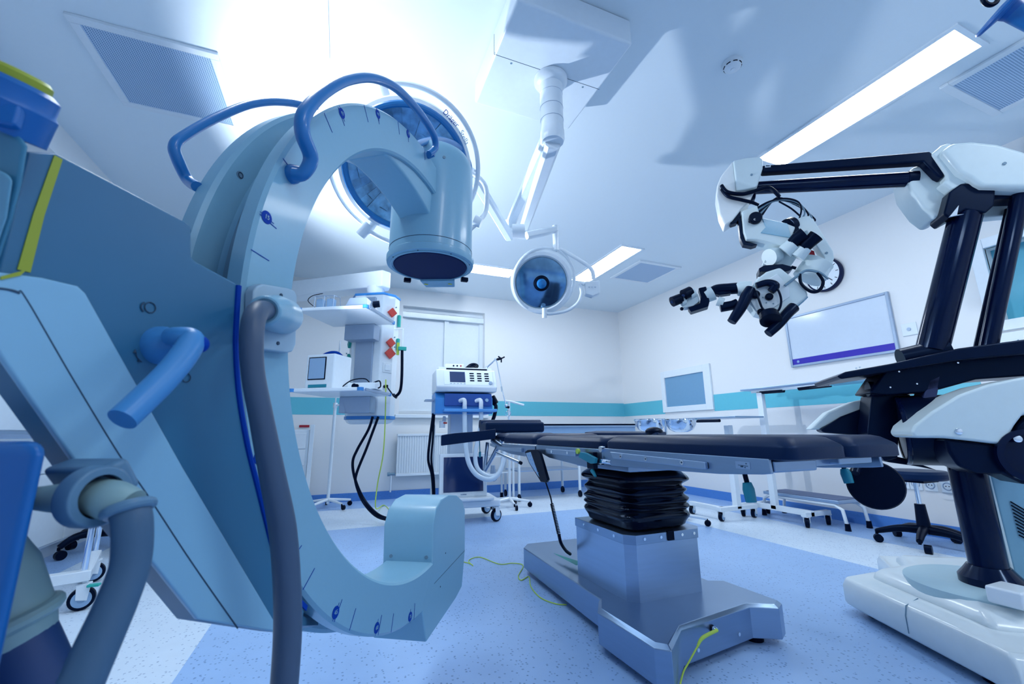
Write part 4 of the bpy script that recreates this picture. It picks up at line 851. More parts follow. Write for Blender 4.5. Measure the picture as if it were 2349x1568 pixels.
m = MB(); p, r = mvw(2360, 1045, -.225, 120); m.lathe([(r, -.02), (r, .02), (r*.8, .022), (r*.78, .0)], p, -MN, 36); m.build('shell_ring', M_gloss, lc_)
# electronics cabinet with louvres, and the round mirror
cab = mslab([(2270, 1085), (2300, 1085), (2420, 1110), (2450, 1345), (2345, 1350), (2332, 1340)], .05, .22, 'electronics_cabinet', M_carm, bev=.01)
m = MB(); mtube(m, [(2262, 1085, .04, 12), (2327, 1345, .04, 12)], 10, False); m.build('cabinet_edge', M_mw, cab)
for k in range(10):
    m = MB(); mtube(m, [(2318+k*2.2, 1150+k*8.5, .046, 3), (2365+k*1, 1178+k*7.5, .046, 3)], 6, False); m.build('louvre', M_black, cab)
m = MB(); c = dep(2008, 1112, 1.45); n_ = ((CAM-c).normalized()+V(.25, .1, -.05)).normalized(); m.lathe([(.078, -.02), (.080, -.006), (.076, 0), (.070, .001)], c, n_, 40)
m.build('round_guard', M_black, ms)
m = MB(); m.tube([dep(1962, 1085, 1.47), dep(1970, 1060, 1.5), dep(1975, 1050, 1.55)], .012, 12); m.build('guard_stalk', M_mblk, ms)
mslab([(1978, 1040), (2040, 1060), (2110, 1070), (2150, 1078), (2080, 1052), (2030, 1040)], .05, .05, 'guard_bracket', M_mblk, bev=.004)
# ------------------------------------------------------------------ ceiling supply pendant with two shelves
pt = thing('supply_pendant', 'white ceiling supply pendant with two equipment shelves and red and green sockets', 'pendant', (.2, 4.95, H))
sa, sb_, sd = V(.15, 4.08, 0), V(.44, 4.66, 0), V(-.46, 4.42, 0)
ux = (sa-sd).normalized(); uy = V(-ux.y, ux.x, 0)              # ux along the shelf front, uy away from us
def sh(z, name, thk=.035):
    W, Dp = .70, .64
    A = V(sa.x, sa.y, z); m = MB(); m.prism([A, A-ux*W, A-ux*W+uy*Dp, A+uy*Dp], (0, 0, thk)); s_ = m.build(name, M_metalw, pt, .008, 3)
    for c in (A, A+uy*Dp, A-ux*W): MB().cyl(c+V(0, 0, .002)-(c-(A-ux*W/2+uy*Dp/2))*.035, c+V(0, 0, thk-.002)-(c-(A-ux*W/2+uy*Dp/2))*.035, .03, .03, 20).build('corner_bumper', M_cartb, s_)
    m = MB(); a = A+ux*.012+uy*.05+V(0, 0, .005); m.prism([a, a+uy*(Dp-.1), a+uy*(Dp-.1)+ux*.01, a+ux*.01], (0, 0, .025)); m.build('side_rail', M_rail, s_)
    bk = MB(); c = A-ux*W/2+uy*(Dp-.08)+V(0, 0, -.17); bk.prism([c-ux*.17, c+ux*.17, c+ux*.17+uy*.14, c-ux*.17+uy*.14], (0, 0, .17)); bk.build('shelf_bracket', M_rail, s_, .006)
    return s_
sh(2.03, 'shelf'); sh(1.25, 'shelf')
cc = sa-ux*.34+uy*.86
def pb(x0, x1, y0, y1, z0, z1): return [cc+ux*x0+uy*y0+V(0, 0, z0), cc+ux*x1+uy*y0+V(0, 0, z0), cc+ux*x1+uy*y1+V(0, 0, z0), cc+ux*x0+uy*y1+V(0, 0, z0)], V(0, 0, z1-z0)
def pbox(mb, *a): q, v = pb(*a); mb.prism(q, v)
m = MB(); 
pts = [(-.26, -.02), (-.17, -.14), (.17, -.14), (.26, -.02), (.26, .12), (-.26, .12)]
m.prism([cc+ux*x+uy*y+V(0, 0, 1.03) for x, y in pts], (0, 0, 1.40)); col_ = m.build('pendant_column', M_metalw, pt, .012, 3)
m = MB(); m.prism([cc+ux*x*1.03+uy*y*1.03+V(0, 0, 1.02) for x, y in pts], (0, 0, .035)); m.build('bottom_band', M_cartb, col_, .004)
m = MB(); m.loft([[cc+ux*x*k+uy*y*k+V(0, 0, z) for x, y in pts] for k, z in ((1.0, 1.02), (.9, .985), (.75, .97))]); m.build('bottom_cap', M_metalw, col_, .01)
m = MB(); m.prism([cc+ux*x*1.02+uy*y*1.02+V(0, 0, 2.41) for x, y in pts], (0, 0, .03)); m.build('top_band', M_cartb, col_, .004)
m = MB(); pbox(m, -.11, .09, -.17, -.14, 1.1, 2.38); m.build('front_rail', M_rail, col_, .004)
ex = (ux*.77-uy*.64).normalized()      # outward normal of the right bevelled face
def face(u, z, s_=1):      # point on the right (s_=1) or left bevelled face
    a = cc+ux*.17*s_+uy*-.14; b = cc+ux*.26*s_+uy*-.02
    p = a.lerp(b, u); return V(p.x, p.y, z)
nR = V((cc+ux*.30-uy*.02-(cc+ux*.20-uy*.14)).y, -(cc+ux*.30-uy*.02-(cc+ux*.20-uy*.14)).x, 0).normalized()
aR = (ux*.10+uy*.12).normalized()
def cover(c, n, a, s_, name, mt, lab=None):
    m = MB(); u = V(0, 0, 1); q = [c+a*s_, c+u*s_, c-a*s_, c-u*s_]; m.prism([p+n*.001 for p in q], n*.03); o = m.build(name, mt, pt, .006)
    if lab: note(o, lab)
    MB().disc(c+n*.03+u*s_*1.1+a*s_*.6, n, .008, .01, 12).build('lock_pin', M_chan, o)
for z in (2.21, 1.86, 1.74): cover(face(.6, z)+ux*.02, nR, aR, .058 if z > 1.8 else .066, 'socket_flap', M_red, 'red square flap standing on its corner')
nL = V(-(ux*.10*-1+uy*.12).y, 0, 0); aL = (ux*-.10+uy*.12).normalized(); nL = V(-aL.y, aL.x, 0)
if nL.dot(uy) > 0: nL = -nL
for z in (1.86, 1.70): cover(face(.5, z, -1), nL, aL, .05, 'socket_flap', M_green, 'green square flap standing on its corner')
for z, dx in ((2.08, 0), (1.80, 0)):
    c = cc+ux*.262+uy*.06+V(0, 0, z); m = MB(); m.prism([c, c+V(0, 0, .14), c+V(0, 0, .14)+uy*.04, c+uy*.04], ux*.03); note(m.build('socket_flap', M_green, pt, .004), 'green flap on the right side')
for c, n, a in ((face(.6, 1.58), nR, aR), (face(.5, 1.55, -1), nL, aL)):
    m = MB(); u = V(0, 0, .055); m.prism([c-a*.055-u, c+a*.055-u, c+a*.055+u, c-a*.055+u], n*.01); o = m.build('outlet_plate', M_white, pt, .004)
    m = MB(); m.prism([c-a*.03-u*.6+n*.01, c+a*.03-u*.6+n*.01, c+a*.03+u*.6+n*.01, c-a*.03+u*.6+n*.01], n*.008); m.build('rocker', M_metalw, o, .003)
m = MB(); p = face(.45, 1.37); m.cyl(p+nR*.01, p+nR*.07, .018, .014, 12); m.tube([p+nR*.06, p+nR*.10+V(0, 0, -.03), p+nR*.11+ux*.08+V(0, 0, -.13), cc+ux*.32+uy*.02+V(0, 0, 1.27)], .007, 8); m.build('plugged_cable', M_black, pt)
m = MB(); c = cc+ux*.37+uy*-.02; m.tube([c+V(0, 0, 1.78), c+ux*.01+V(0, 0, 1.5), c+V(0, 0, 1.33), c-ux*.05+V(0, 0, 1.27), c-ux*.08+V(0, 0, 1.29)], .016, 12); m.build('black_hose', M_black, pt)
m = MB(); m.tube([c+V(0, 0, 2.03)-ux*.1, c+V(0, 0, 2.03), c+V(0, 0, 1.80)], .010, 10, False); h_ = m.build('hose_hook', M_metalw, pt); MB().cbox(c+V(0, 0, 1.80), (.09, .05, .04)).build('hook_clip', M_green, h_, .004)
MB().cbox(c-ux*.05+V(0, 0, 1.80), (.03, .03, .14)).build('hook_strap', M_cord, h_, .004)
m = MB(); at_ = cc+V(0, 0, 2.55); e_ = cc-ux*1.5+uy*.25
m.prism([cc+ux*.12-uy*.10+V(0, 0, 2.53), cc+ux*.18+V(0, 0, 2.53), cc+ux*.12+uy*.10+V(0, 0, 2.53), e_+uy*.12+V(0, 0, 2.53), e_-uy*.12+V(0, 0, 2.53)], (0, 0, .20)); m.build('ceiling_arm', M_metalw, pt, .015, 3)
m = MB(); m.cyl(cc+V(0, 0, 2.43), cc+V(0, 0, 2.55), .09, .10, 28); m.build('swivel', M_metalw, pt); m = MB(); m.cyl(e_+V(0, 0, 2.72), e_+V(0, 0, 2.998), .14, .14, 28); m.build('ceiling_tube', M_metalw, pt)
# devices on the shelves
def lb_frame(p, yaw): return Matrix.Translation(p) @ Matrix.Rotation(yaw, 4, 'Z')
yw = math.atan2(ux.y, ux.x)
p = V(sa.x, sa.y, 1.285)-ux*.47+uy*.20; p.z = 1.2855
t = thing('patient_monitor', 'boxy white patient monitor with a blue carry handle on the lower pendant shelf', 'monitor', p)
T = Matrix.Translation(p) @ Matrix.Rotation(yw-.12, 4, 'Z')
m = MB(T); m.prism([(-.17, -.09, 0), (.15, -.09, 0), (.15, .18, 0), (-.17, .18, 0)], (0, 0, .34)); bd1 = m.build('case', M_metalw, t, .018, 3)
m = MB(T); m.box((-.135, -.096, .09), (.06, -.089, .31)); bz_ = m.build('bezel', M_black, bd1, .003); m = MB(T); m.box((-.125, -.098, .10), (.05, -.095, .30)); m.build('screen', M_screen, bz_)
m = MB(T); m.tube([(-.12, .05, .335), (-.07, .05, .365), (.0, .05, .38), (.07, .05, .37), (.12, .05, .335)], .014, 10); note(m.build('carry_handle', M_navy, t), 'dark blue handle')
m = MB(T); m.box((-.12, -.099, .015), (.08, -.088, .045)); m.build('port_strip', M_tealp, bd1, .002)
for z in (.03, .20):
    m = MB(T); m.box((-.20, -.03, z), (-.171, .06, z+.08)); m.build('side_clip', M_black, t, .006)
p = V(sa.x, sa.y, 1.2855)-ux*.10+uy*.30
t = thing('receiver_box', 'small white box with a round black socket beside the patient monitor', 'device', p)
T = Matrix.Translation(p) @ Matrix.Rotation(yw, 4, 'Z')
m = MB(T); m.box((-.15, -.09, 0), (.13, .09, .065)); b1 = m.build('case', M_metalw, t, .008); m = MB(T); m.disc((-.08, -.09, .033), (0, -1, 0), .025, .006, 18); m.disc((-.05, -.09, .033), (0, -1, 0), .018, .008, 18); m.build('socket', M_black, b1)
m = MB(T); m.tube([(.02, .04, .066), (-.05, .06, .12), (-.16, .0, .10), (-.24, -.08, .01), (-.3, -.1, .006)], .006, 8); m.tube([(.06, .0, .066), (.14, -.02, .085), (.17, -.05, .03), (.16, -.08, .008)], .007, 8); m.build('cable', M_black, b1)
p = V(sa.x, sa.y, 2.0655)-ux*.25+uy*.28
t = thing('infusion_device', 'grey wedge shaped device on the upper pendant shelf', 'device', p)
T = Matrix.Translation(p) @ Matrix.Rotation(yw, 4, 'Z')
m = MB(T); m.loft([[(-.10, -.10, 0), (.16, -.10, 0), (.20, .18, 0), (-.10, .18, 0)], [(-.06, -.04, .16), (.12, -.04, .16), (.12, .16, .14), (-.06, .16, .14)]]); b1 = m.build('case', mat('device_grey', (.36, .46, .62), .4), t, .008); m = MB(T); m.cyl((.13, .10, .12), (.19, .12, .13), .035); m.build('dial', M_black, b1)
p = V(sa.x, sa.y, 2.0655)-ux*.50+uy*.10
t = thing('wire_tray', 'small open wire tray with white packs on the upper pendant shelf', 'tray', p)
T = Matrix.Translation(p) @ Matrix.Rotation(yw, 4, 'Z')
m = MB(T); m.box((-.12, -.03, 0), (.14, .14, .02)); b1 = m.build('tray_base', M_metalw, t, .004)
m = MB(T); 
for x in (-.09, .01, .11): m.tube([(x, -.02, .02), (x, -.01, .14), (x, .1, .15), (x, .13, .02)], .004, 6, False)
m.tube([(-.09, -.01, .14), (.11, -.01, .14)], .004, 6, False); m.build('wire_frame', M_rail, b1)
for x in (-.06, .05):
    m = MB(T); m.box((x-.035, .02, .02), (x+.035, .08, .12)); m.build('pack', M_screen, b1, .004)
m = MB(T); m.tube([(-.09, .0, .03), (-.17, .0, .10), (-.13, .0, .15), (-.02, .0, .17)], .004, 6); m.build('lead', M_black, b1)
# cables dropping from the pendant
def yc(px, py, y=4.75): return ony(px, py, y)
m = MB(); m.tube([yc(855, 955), yc(845, 985), yc(820, 1030), yc(809, 1060), yc(815, 1100), yc(835, 1145), yc(865, 1178, 4.6), yc(900, 1192, 4.45), yc(940, 1203, 4.3)], .014, 10); tag(m.build('supply_cable', M_black), 'black cable hanging in the wider left bow below the pendant', 'cable')
m = MB(); m.tube([yc(868, 955), yc(855, 990), yc(840, 1030), yc(818, 1085), yc(817, 1110), yc(833, 1150), yc(862, 1182, 4.6), yc(896, 1193, 4.45), yc(940, 1206, 4.3)], .014, 10); tag(m.build('supply_cable', M_black), 'black cable hanging straighter below the pendant, joining the bow', 'cable')
m = MB(); m.tube([yc(885, 870), yc(884, 950), yc(879, 1040), yc(866, 1110, 4.9), yc(862, 1165, 4.9)]+[onz(x, y, .006) for x, y in ((880, 1158), (895, 1172), (898, 1190), (915, 1210))], .006, 8); tag(m.build('earth_cord', M_cord), 'thin green yellow cord hanging down beside the pendant', 'cord')
# ------------------------------------------------------------------ radiator
rd = thing('radiator', 'white ribbed panel radiator under the window', 'radiator', (1.3, 6.18, .3))
m = MB(); x = .76; n = 30; top = []
xs = [.74+i*.0335 for i in range(33)]
prof = []
for i, xx in enumerate(xs[:-1]):
    prof += [(xx, 6.105), (xx+.012, 6.105), (xx+.017, 6.118), (xx+.029, 6.118)]
prof += [(xs[-1], 6.105), (xs[-1], 6.18), (.74, 6.18)]
m.prism([(a, b, .34) for a, b in prof], (0, 0, .49)); m.build('ribbed_panel', M_white, rd)
m = MB(); m.box((.735, 6.098, .83), (1.83, 6.19, .862)); m.box((.735, 6.10, .30), (1.83, 6.185, .338)); m.build('edge_cap', M_white, rd, .004)
m = MB(); m.cyl((.73, 6.14, .33), (.66, 6.14, .33), .018); m.cyl((.66, 6.14, .33), (.63, 6.14, .33), .026); m.build('valve', M_chan, rd)
m = MB(); m.tube([(.68, 6.14, .33), (.68, 6.14, .1), (.68, 6.2, .1)], .01, 10, False); m.build('pipe', M_white, rd)
m = MB(); m.box((.80, 6.18, .5), (.86, 6.237, .54)); m.box((1.70, 6.18, .5), (1.76, 6.237, .54)); m.build('wall_bracket', M_white, rd)
# ------------------------------------------------------------------ anaesthesia cart
y0 = 4.25
ac = thing('anaesthesia_cart', 'white and blue anaesthesia machine on a wheeled cart behind the operating table', 'anaesthesia machine', (1.2, 4.5, 0))
T = Matrix.Translation((1.23, 4.48, 0)) @ Matrix.Rotation(-.10, 4, 'Z')
m = MB(T); m.box((-.30, -.25, .145), (.34, .28, .215)); cb_ = m.build('cart_base', M_metalw, ac, .02, 3)
m = MB(T); m.box((-.28, -.30, .215), (.26, .0, .245)); m.build('base_step', M_metalw, cb_, .01)
def caster(mb_T, x, y, r, parent, tilt=0, name='caster', lab=None, fork=M_metalw):
    a = tilt; d = V(math.cos(a), math.sin(a), 0); n_ = V(-d.y, d.x, 0); c = V(x, y, r)
    m = MB(mb_T); m.lathe([(r*.72, -.018), (r*.95, -.016), (r, -.008), (r, .008), (r*.95, .016), (r*.72, .018)], c, n_, 26); w_ = m.build('caster_wheel', M_black, parent)
    m = MB(mb_T); m.lathe([(r*.72, -.019), (r*.3, -.022), (r*.3, .022), (r*.72, .019)], c, n_, 22); m.build('wheel_hub', M_screen, w_)
    m = MB(mb_T)
    for s_ in (-1, 1): m.prism([c+n_*.022*s_+d*r*.4+V(0, 0, -r*.15), c+n_*.022*s_+d*r*.5+V(0, 0, r*1.1), c+n_*.022*s_-d*r*.5+V(0, 0, r*1.25), c+n_*.022*s_-d*r*.4], n_*.005*s_)
    m.cbox(c+V(0, 0, r*1.22), (.05, .05, .012)); m.cyl(c+V(0, 0, r*1.2), c+V(0, 0, r*1.2+.035), .012); m.build('caster_fork', fork, parent, .002)
for x, y in ((.30, -.21), (.30, .24), (-.26, -.21), (-.26, .24)): caster(T, x, y, .062, ac, .5)
m = MB(T); m.box((-.15, -.02, .21), (.09, .20, 1.10)); tw = m.build('tower', mat('tower_grey', (.50, .62, .78), .4), ac, .008)
# tilted monitor low on the cart
m = MB(T @ Matrix.Translation((-.03, -.16, .24)) @ Matrix.Rotation(-.10, 4, 'X')); m.box((-.24, -.04, 0), (.24, .02, .42)); mo = m.build('lower_monitor', M_white, ac, .01, 3)
T2 = T @ Matrix.Translation((-.03, -.16, .24)) @ Matrix.Rotation(-.10, 4, 'X')
m = MB(T2); m.box((-.20, -.044, .05), (.20, -.039, .385)); m.build('monitor_screen', M_glassd, mo)
m = MB(T2); m.box((-.03, -.043, .02), (.03, -.0395, .03)); m.build('monitor_badge', M_rail, mo)
m = MB(T2); m.box((-.26, -.02, -.01), (.26, .10, .0)); m.build('monitor_foot', M_rail, mo)
m = MB(T); m.cyl((.27, -.18, .42), (.27, -.24, .42), .035); g_ = m.build('pressure_gauge', M_rail, ac); m = MB(T); m.disc((.27, -.24, .42), (0, -1, 0), .027, .004, 20); m.build('gauge_face', M_metalw, g_); m = MB(T); m.cyl((.27, -.2, .46), (.27, -.2, .54), .03, .022); m.build('gauge_knob', M_rail, g_)
# blue block with connectors
m = MB(T); m.prism([(-.33, -.18, 1.06), (-.33, .22, 1.06), (-.33, .22, 1.28), (-.33, -.10, 1.28), (-.33, -.18, 1.22)], (.60, 0, 0)); bk_ = m.build('gas_block', M_cartb, ac, .006)
m = MB(T); m.box((-.24, -.20, 1.14), (.255, -.175, 1.265)); m.build('block_front', mat('cart_navy', (.015, .08, .36), .35), bk_, .004)
m = MB(T); m.box((-.255, -.31, 1.075), (.29, -.12, 1.105)); m.build('blue_tray', mat('tray_blue', (.10, .34, .76), .3), ac, .008, 3)
for x in (-.05, .12):
    m = MB(T); m.tube([(x-.03, -.19, 1.19), (x, -.23, 1.20), (x+.01, -.25, 1.18), (x+.01, -.25, 1.13)], .022, 14); m.build('connector', M_white, bk_)
m = MB(T); m.cyl((.20, -.20, 1.2), (.20, -.215, 1.2), .018); m.build('port_knob', M_screen, bk_)
m = MB(T); m.box((-.42, -.06, 1.20), (-.30, .14, 1.215)); m.build('side_shelf', M_rail, ac)
# main panel unit
T3 = T
m = MB(T3); m.prism([(-.33, -.20, 1.285), (-.33, .25, 1.285), (-.33, .25, 1.525), (-.33, -.14, 1.525), (-.33, -.235, 1.335)], (.64, 0, 0)); pu = m.build('ventilator_unit', M_white, ac, .014, 3)
nfa = V(0, -(1.56-1.36), (-.13+.235)); nfa = V(0, -.19, .095).normalized()   # front face normal (local)
uf = V(0, .095, .19).normalized()
def pf(x, t, off=0): return V(x, -.235, 1.335)+uf*t+nfa*off
def fpan(x0, x1, t0, t1, off, th, name, mt, par, bev=0):
    m = MB(T3); m.prism([pf(x0, t0, off), pf(x1, t0, off), pf(x1, t1, off), pf(x0, t1, off)], nfa*th); return m.build(name, mt, par, bev)
fpan(-.25, .27, .02, .195, .0, .004, 'control_panel', M_metalw, pu, .002)
fpan(-.19, -.03, .05, .18, .004, .003, 'display', M_glassd, pu)
for i in range(3):
    for j in range(4): fpan(.02+i*.08, .066+i*.08, .155-j*.030, .170-j*.030, .004, .003, 'key', M_black, pu)
for i in range(5): fpan(-.19+i*.035, -.17+i*.035, .03, .038, .004, .002, 'soft_key', M_rail, pu)
m = MB(T3); m.cyl(pf(.235, .04, .003), pf(.235, .04, .025), .018); m.build('rotary_knob', M_rail, pu)
m = MB(T3); m.box((-.22, -.13, 1.526), (.22, -.11, 1.54)); m.build('top_slot', M_black, pu); m = MB(T3); m.box((-.30, -.10, 1.525), (.28, .22, 1.555)); m.build('top_shelf', M_white, pu, .004)
p = T @ V(-.12, .05, 1.555); t = thing('gas_module', 'small white module with dark dots on top of the anaesthesia machine', 'module', p)
m = MB(T); m.box((-.22, -.02, 1.5555), (-.01, .12, 1.605)); b1 = m.build('case', M_white, t, .012)
for k in range(3):
    m = MB(T); m.disc((-.13+.04*k, -.02, 1.583), (0, -1, 0), .009, .005, 12); m.build('port', M_redd if k == 2 else M_black, b1)
m = MB(T)
for k in range(4): m.ring((.06+.012*k, .03, 1.567+.008*k), (0, .15*k, 1), .055, .008, 24, 8)
tag(m.build('coiled_leads', M_black), 'coil of dark leads lying on top of the anaesthesia machine', 'cable')
# breathing hoses
def whose(pts, name, r=.016):
    m = MB(T); P = [V(*q) for q in pts]; m.tube(P, r, 12); o = m.build(name, M_tube, ac); return o
whose([(-.04, -.25, 1.13), (-.04, -.26, 1.0), (-.03, -.27, .78), (.0, -.30, .58), (.08, -.34, .46), (.20, -.36, .42), (.30, -.34, .48), (.36, -.30, .62), (.38, -.26, .72)], 'breathing_hose', .024)
whose([(.13, -.25, 1.13), (.13, -.25, .95), (.10, -.26, .8), (.07, -.27, .65), (.09, -.30, .52), (.18, -.33, .45), (.27, -.32, .45)], 'breathing_hose', .022)
m = MB(T); m.tube([(-.33, .0, 1.07), (-.36, -.02, .8), (-.37, -.03, .6), (-.33, -.04, .45), (-.31, -.05, .25)], .014, 10); m.build('cable', M_black, ac)
m = MB(T); m.tube([(-.32, .0, 1.07), (-.33, -.02, .8), (-.34, -.03, .6), (-.31, -.04, .42), (-.30, -.05, .25)], .011, 10); m.build('cable', M_black, ac)
m = MB(T); m.box((-.33, .05, .22), (-.30, .10, .95)); m.build('side_post', M_metalw, ac)
m = MB(T); m.cyl((-.24, -.05, .92), (-.24, -.05, .99), .03); m.cyl((-.22, -.05, .99), (-.22, -.05, 1.04), .02, .014); sc2 = m.build('suction_cup', M_white, ac); m = MB(T); m.cyl((-.22, -.05, .962), (-.22, -.05, .978), .031); m.build('red_band', M_red, sc2)
m = MB(T); m.tube([(.29, -.05, 1.19), (.33, -.08, 1.15), (.31, -.10, 1.05), (.28, -.12, .98)], .02, 10); m.cyl((.30, -.05, 1.25), (.33, -.08, 1.18), .03); m.build('black_fitting', M_black, ac)
# jointed holder arm
a = T @ V(.26, .1, 1.60)
m = MB(); P = [a, ony(1116, 843, 4.55), ony(1137, 824, 4.55)]; m.tube(P, .009, 8, False); m.sphere(P[1], .018, 10); m.sphere(P[2], .02, 10)
P2 = [ony(1139, 826, 4.55), ony(1151, 890, 4.5), ony(1161, 930, 4.45)]; m.tube(P2, .006, 8, False); m.cyl(ony(1150, 886, 4.5), ony(1152, 898, 4.5), .012); m.sphere(P2[2], .02, 10)
ha = m.build('holder_arm', M_chrome, ac)
m = MB(); c = ony(1150, 822, 4.5); m.cyl(ony(1140, 824, 4.5), c, .014)
for k in range(3):
    a_ = k*2*PI/3+.5; m.cyl(c, c+V(math.cos(a_)*.045, 0, math.sin(a_)*.045), .008)
m.cyl(ony(1160, 932, 4.45), ony(1168, 934, 4.45), .014); m.build('clamp_knob', M_black, ha)
m = MB(); m.ring(ony(1166, 948, 4.45), (0, 1, .2), .03, .004, 16, 6); m.build('hose_clip', M_chrome, ha)
# ------------------------------------------------------------------ IV stand, drawer cabinet, far trolley, steel table
iv = thing('drip_stand', 'white drip stand with a five-arm wheeled base behind the pendant', 'drip stand', (-.13, 5.82, 0))
def star(x, y, R, parent, n=5, a0=.3, z=.09, mt=M_metalw):
    for k in range(n):
        a_ = a0+k*2*PI/n; e = V(x+R*math.cos(a_), y+R*math.sin(a_), z-.02); m = MB(); m.tube([(x, y, z+.01), e], [.018, .013], 10, False); l_ = m.build('base_arm', mt, parent)
        m = MB(); m.disc(e+V(-.012*math.sin(a_), .012*math.cos(a_), -.042), (-math.sin(a_), math.cos(a_), 0), .028, .024, 14); m.cyl(e+V(0, 0, -.03), e, .008); m.build('caster', M_black, l_)
star(-.08, 5.80, .27, iv)
pB = V(-.08, 5.80, .05); m = MB(); m.cyl(pB, (-.08, 5.80, 1.22), .019); m.build('lower_pole', M_metalw, iv)
m = MB(); m.cyl((-.08, 5.80, 1.2), (-.08, 5.80, 2.05), .009); m.build('upper_pole', M_chrome, iv); m = MB(); m.cyl((-.08, 5.80, 1.19), (-.08, 5.80, 1.25), .026); m.cyl((-.08, 5.79, 1.22), (-.03, 5.76, 1.22), .012); m.build('height_clamp', M_metalw, iv)
dc = thing('drawer_cabinet', 'white drawer cabinet at the back wall partly hidden by the X-ray arc', 'cabinet', (-.70, 5.95, 0))
m = MB(); m.box((-1.15, 5.72, .12), (-.34, 6.20, .92)); bdy = m.build('body', M_metalw, dc, .006)
for k, z in enumerate((.13, .32, .51, .70)):
    m = MB(); m.box((-1.13, 5.705, z), (-.37, 5.722, z+.18)); dr_ = m.build('drawer', M_tealp if k == 0 else M_white, dc, .004); m = MB(); m.box((-.85, 5.69, z+.13), (-.65, 5.707, z+.145)); m.build('drawer_handle', M_rail, dr_)
m = MB(); m.box((-.335, 5.70, .02), (-.29, 5.76, .98)); m.build('corner_post', M_metalw, dc, .004)
for x in (-1.1, -.4):
    for y in (5.78, 6.14): m = MB(); m.cyl((x, y, 0), (x, y, .12), .03); m.build('foot', M_black, dc)
m = MB(); m.box((-.50, 6.228, .955), (-.38, 6.24, .985)); tag(m.build('wall_label', M_redd), 'small dark red plate on the back wall above the drawer cabinet', 'label')
st = thing('steel_trolley', 'long steel topped table standing along the back wall corner', 'table', (2.9, 5.55, 0))
m = MB(); m.box((2.15, 5.25, .93), (4.1, 5.85, .955)); m.build('table_top', M_steeld, st, .004); m = MB(); m.box((2.13, 5.24, .955), (4.12, 5.86, .975)); m.build('dark_edge', M_black, st); m = MB(); m.box((2.18, 5.28, .80), (4.07, 5.82, .93)); m.build('apron', M_screen, st)
for x in (2.2, 3.1, 4.05):
    for y in (5.3, 5.8): m = MB(); m.cyl((x, y, .09), (x, y, .93), .018); l_ = m.build('leg', M_metalw, st); m = MB(); m.disc((x-.012, y, .04), (1, 0, 0), .04, .025, 16); m.cyl((x, y, .07), (x, y, .1), .012); m.build('caster', M_black, l_)
m = MB(); m.box((2.2, 5.3, .36), (3.09, 5.8, .375)); m.build('lower_shelf', M_steeld, st)
x = thing('instrument_stand', 'small white stand with a crossbar top behind the anaesthesia machine', 'stand', (1.93, 4.95, 0))
m = MB(); m.cyl((1.93, 4.95, .1), (1.93, 4.95, 1.24), .016); m.build('pole', M_metalw, x); m = MB(); m.tube([(1.88, 4.95, 1.25), (1.95, 4.95, 1.245), (2.12, 4.92, 1.20)], .014, 8, False); m.build('cross_bar', M_metalw, x); star(1.93, 4.95, .24, x, 5, .8)
x = thing('side_trolley', 'light frame trolley with thin shelves under the operating table head', 'trolley', (1.75, 5.0, 0))
for a_, b_ in ((1.55, 4.75), (2.0, 4.72), (1.55, 5.15), (2.0, 5.15)):
    if a_ < 1.9: b_ += .1
    m = MB(); m.cyl((a_+.10, b_+.53, .06), (a_+.10, b_+.53, .80), .014); l_ = m.build('leg', M_metalw, x); m = MB(); m.cyl((a_+.10, b_+.53, .0), (a_+.10, b_+.53, .07), .022); m.build('foot', M_black, l_)
for z in (.36, .56, .78): m = MB(); m.box((1.64, 5.26, z), (2.11, 5.70, z+.012)); m.build('shelf', M_metalw, x)
# ------------------------------------------------------------------ bowls on their stand
bs = thing('bowl_stand', 'wheeled stand carrying two steel bowls beyond the operating table', 'bowl stand', (3.05, 3.45, 0))
bw = []
for px in (1490, 1561):
    c = dep(px, 962, 4.25); bw.append(c)
cm_ = (bw[0]+bw[1])/2; star(cm_.x, cm_.y, .30, bs, 5, .35, .09)
m = MB(); m.cyl((cm_.x, cm_.y, .08), (cm_.x, cm_.y, .85), .014); m.build('pole', M_chrome, bs); m = MB()
for c in bw: m.ring(c+V(0, 0, -.005), (0, 0, 1), .149, .005, 36, 6)
m.cyl(V(cm_.x, cm_.y, .84), V(cm_.x, cm_.y, bw[0].z-.0), .012); m.build('bowl_ring', M_chrome, bs)
for c, lab in zip(bw, ('left steel bowl on the wheeled bowl stand', 'right steel bowl on the wheeled bowl stand')):
    r = .148; m = MB(); m.lathe([(.02, -.128), (.07, -.125), (.115, -.10), (.14, -.06), (r, 0), (r+.005, .002), (r-.006, -.002), (.132, -.06), (.108, -.095), (.06, -.118), (.02, -.12)], c+V(0, 0, .004), (0, 0, 1), 40, cap=True)
    tag(m.build('steel_bowl', M_chrome), lab, 'bowl', 'steel bowls')
# ------------------------------------------------------------------ overbed instrument tables
def overbed(X, tray, post_px, base, lab, loc):
    t = thing('instrument_table', lab, 'instrument table', loc); return t
t = thing('instrument_table', 'tall white instrument table with a flat steel tray near the right wall', 'instrument table', (4.0, 3.1, 0))
X = 4.02
a = onx(1700, 893, X); ztop = a.z
m = MB(); y1_ = onx(1700, 893, X).y; y2_ = onx(1945, 886, X).y; m.box((X-.02, y2_, ztop-.02), (X+.42, y1_, ztop)); tr = m.build('tray', M_steeld, t, .006)
m = MB(); m.box((X+.02, y2_+.15, ztop-.05), (X+.06, y1_-.1, ztop-.02)); m.build('tray_support', M_chrome, t); m = MB(); m.tube([(X+.04, y1_-.2, ztop-.045), (X+.04, y1_-.45, ztop-.05)], .022, 10, False); m.build('tray_grip', M_black, t); m = MB(); m.tube([(X+.04, y2_+.16, ztop-.04), (X+.04, y2_+.45, ztop-.045)], .022, 10, False); m.build('tray_grip', M_black, t)
py_ = onx(1737, 902, X).y
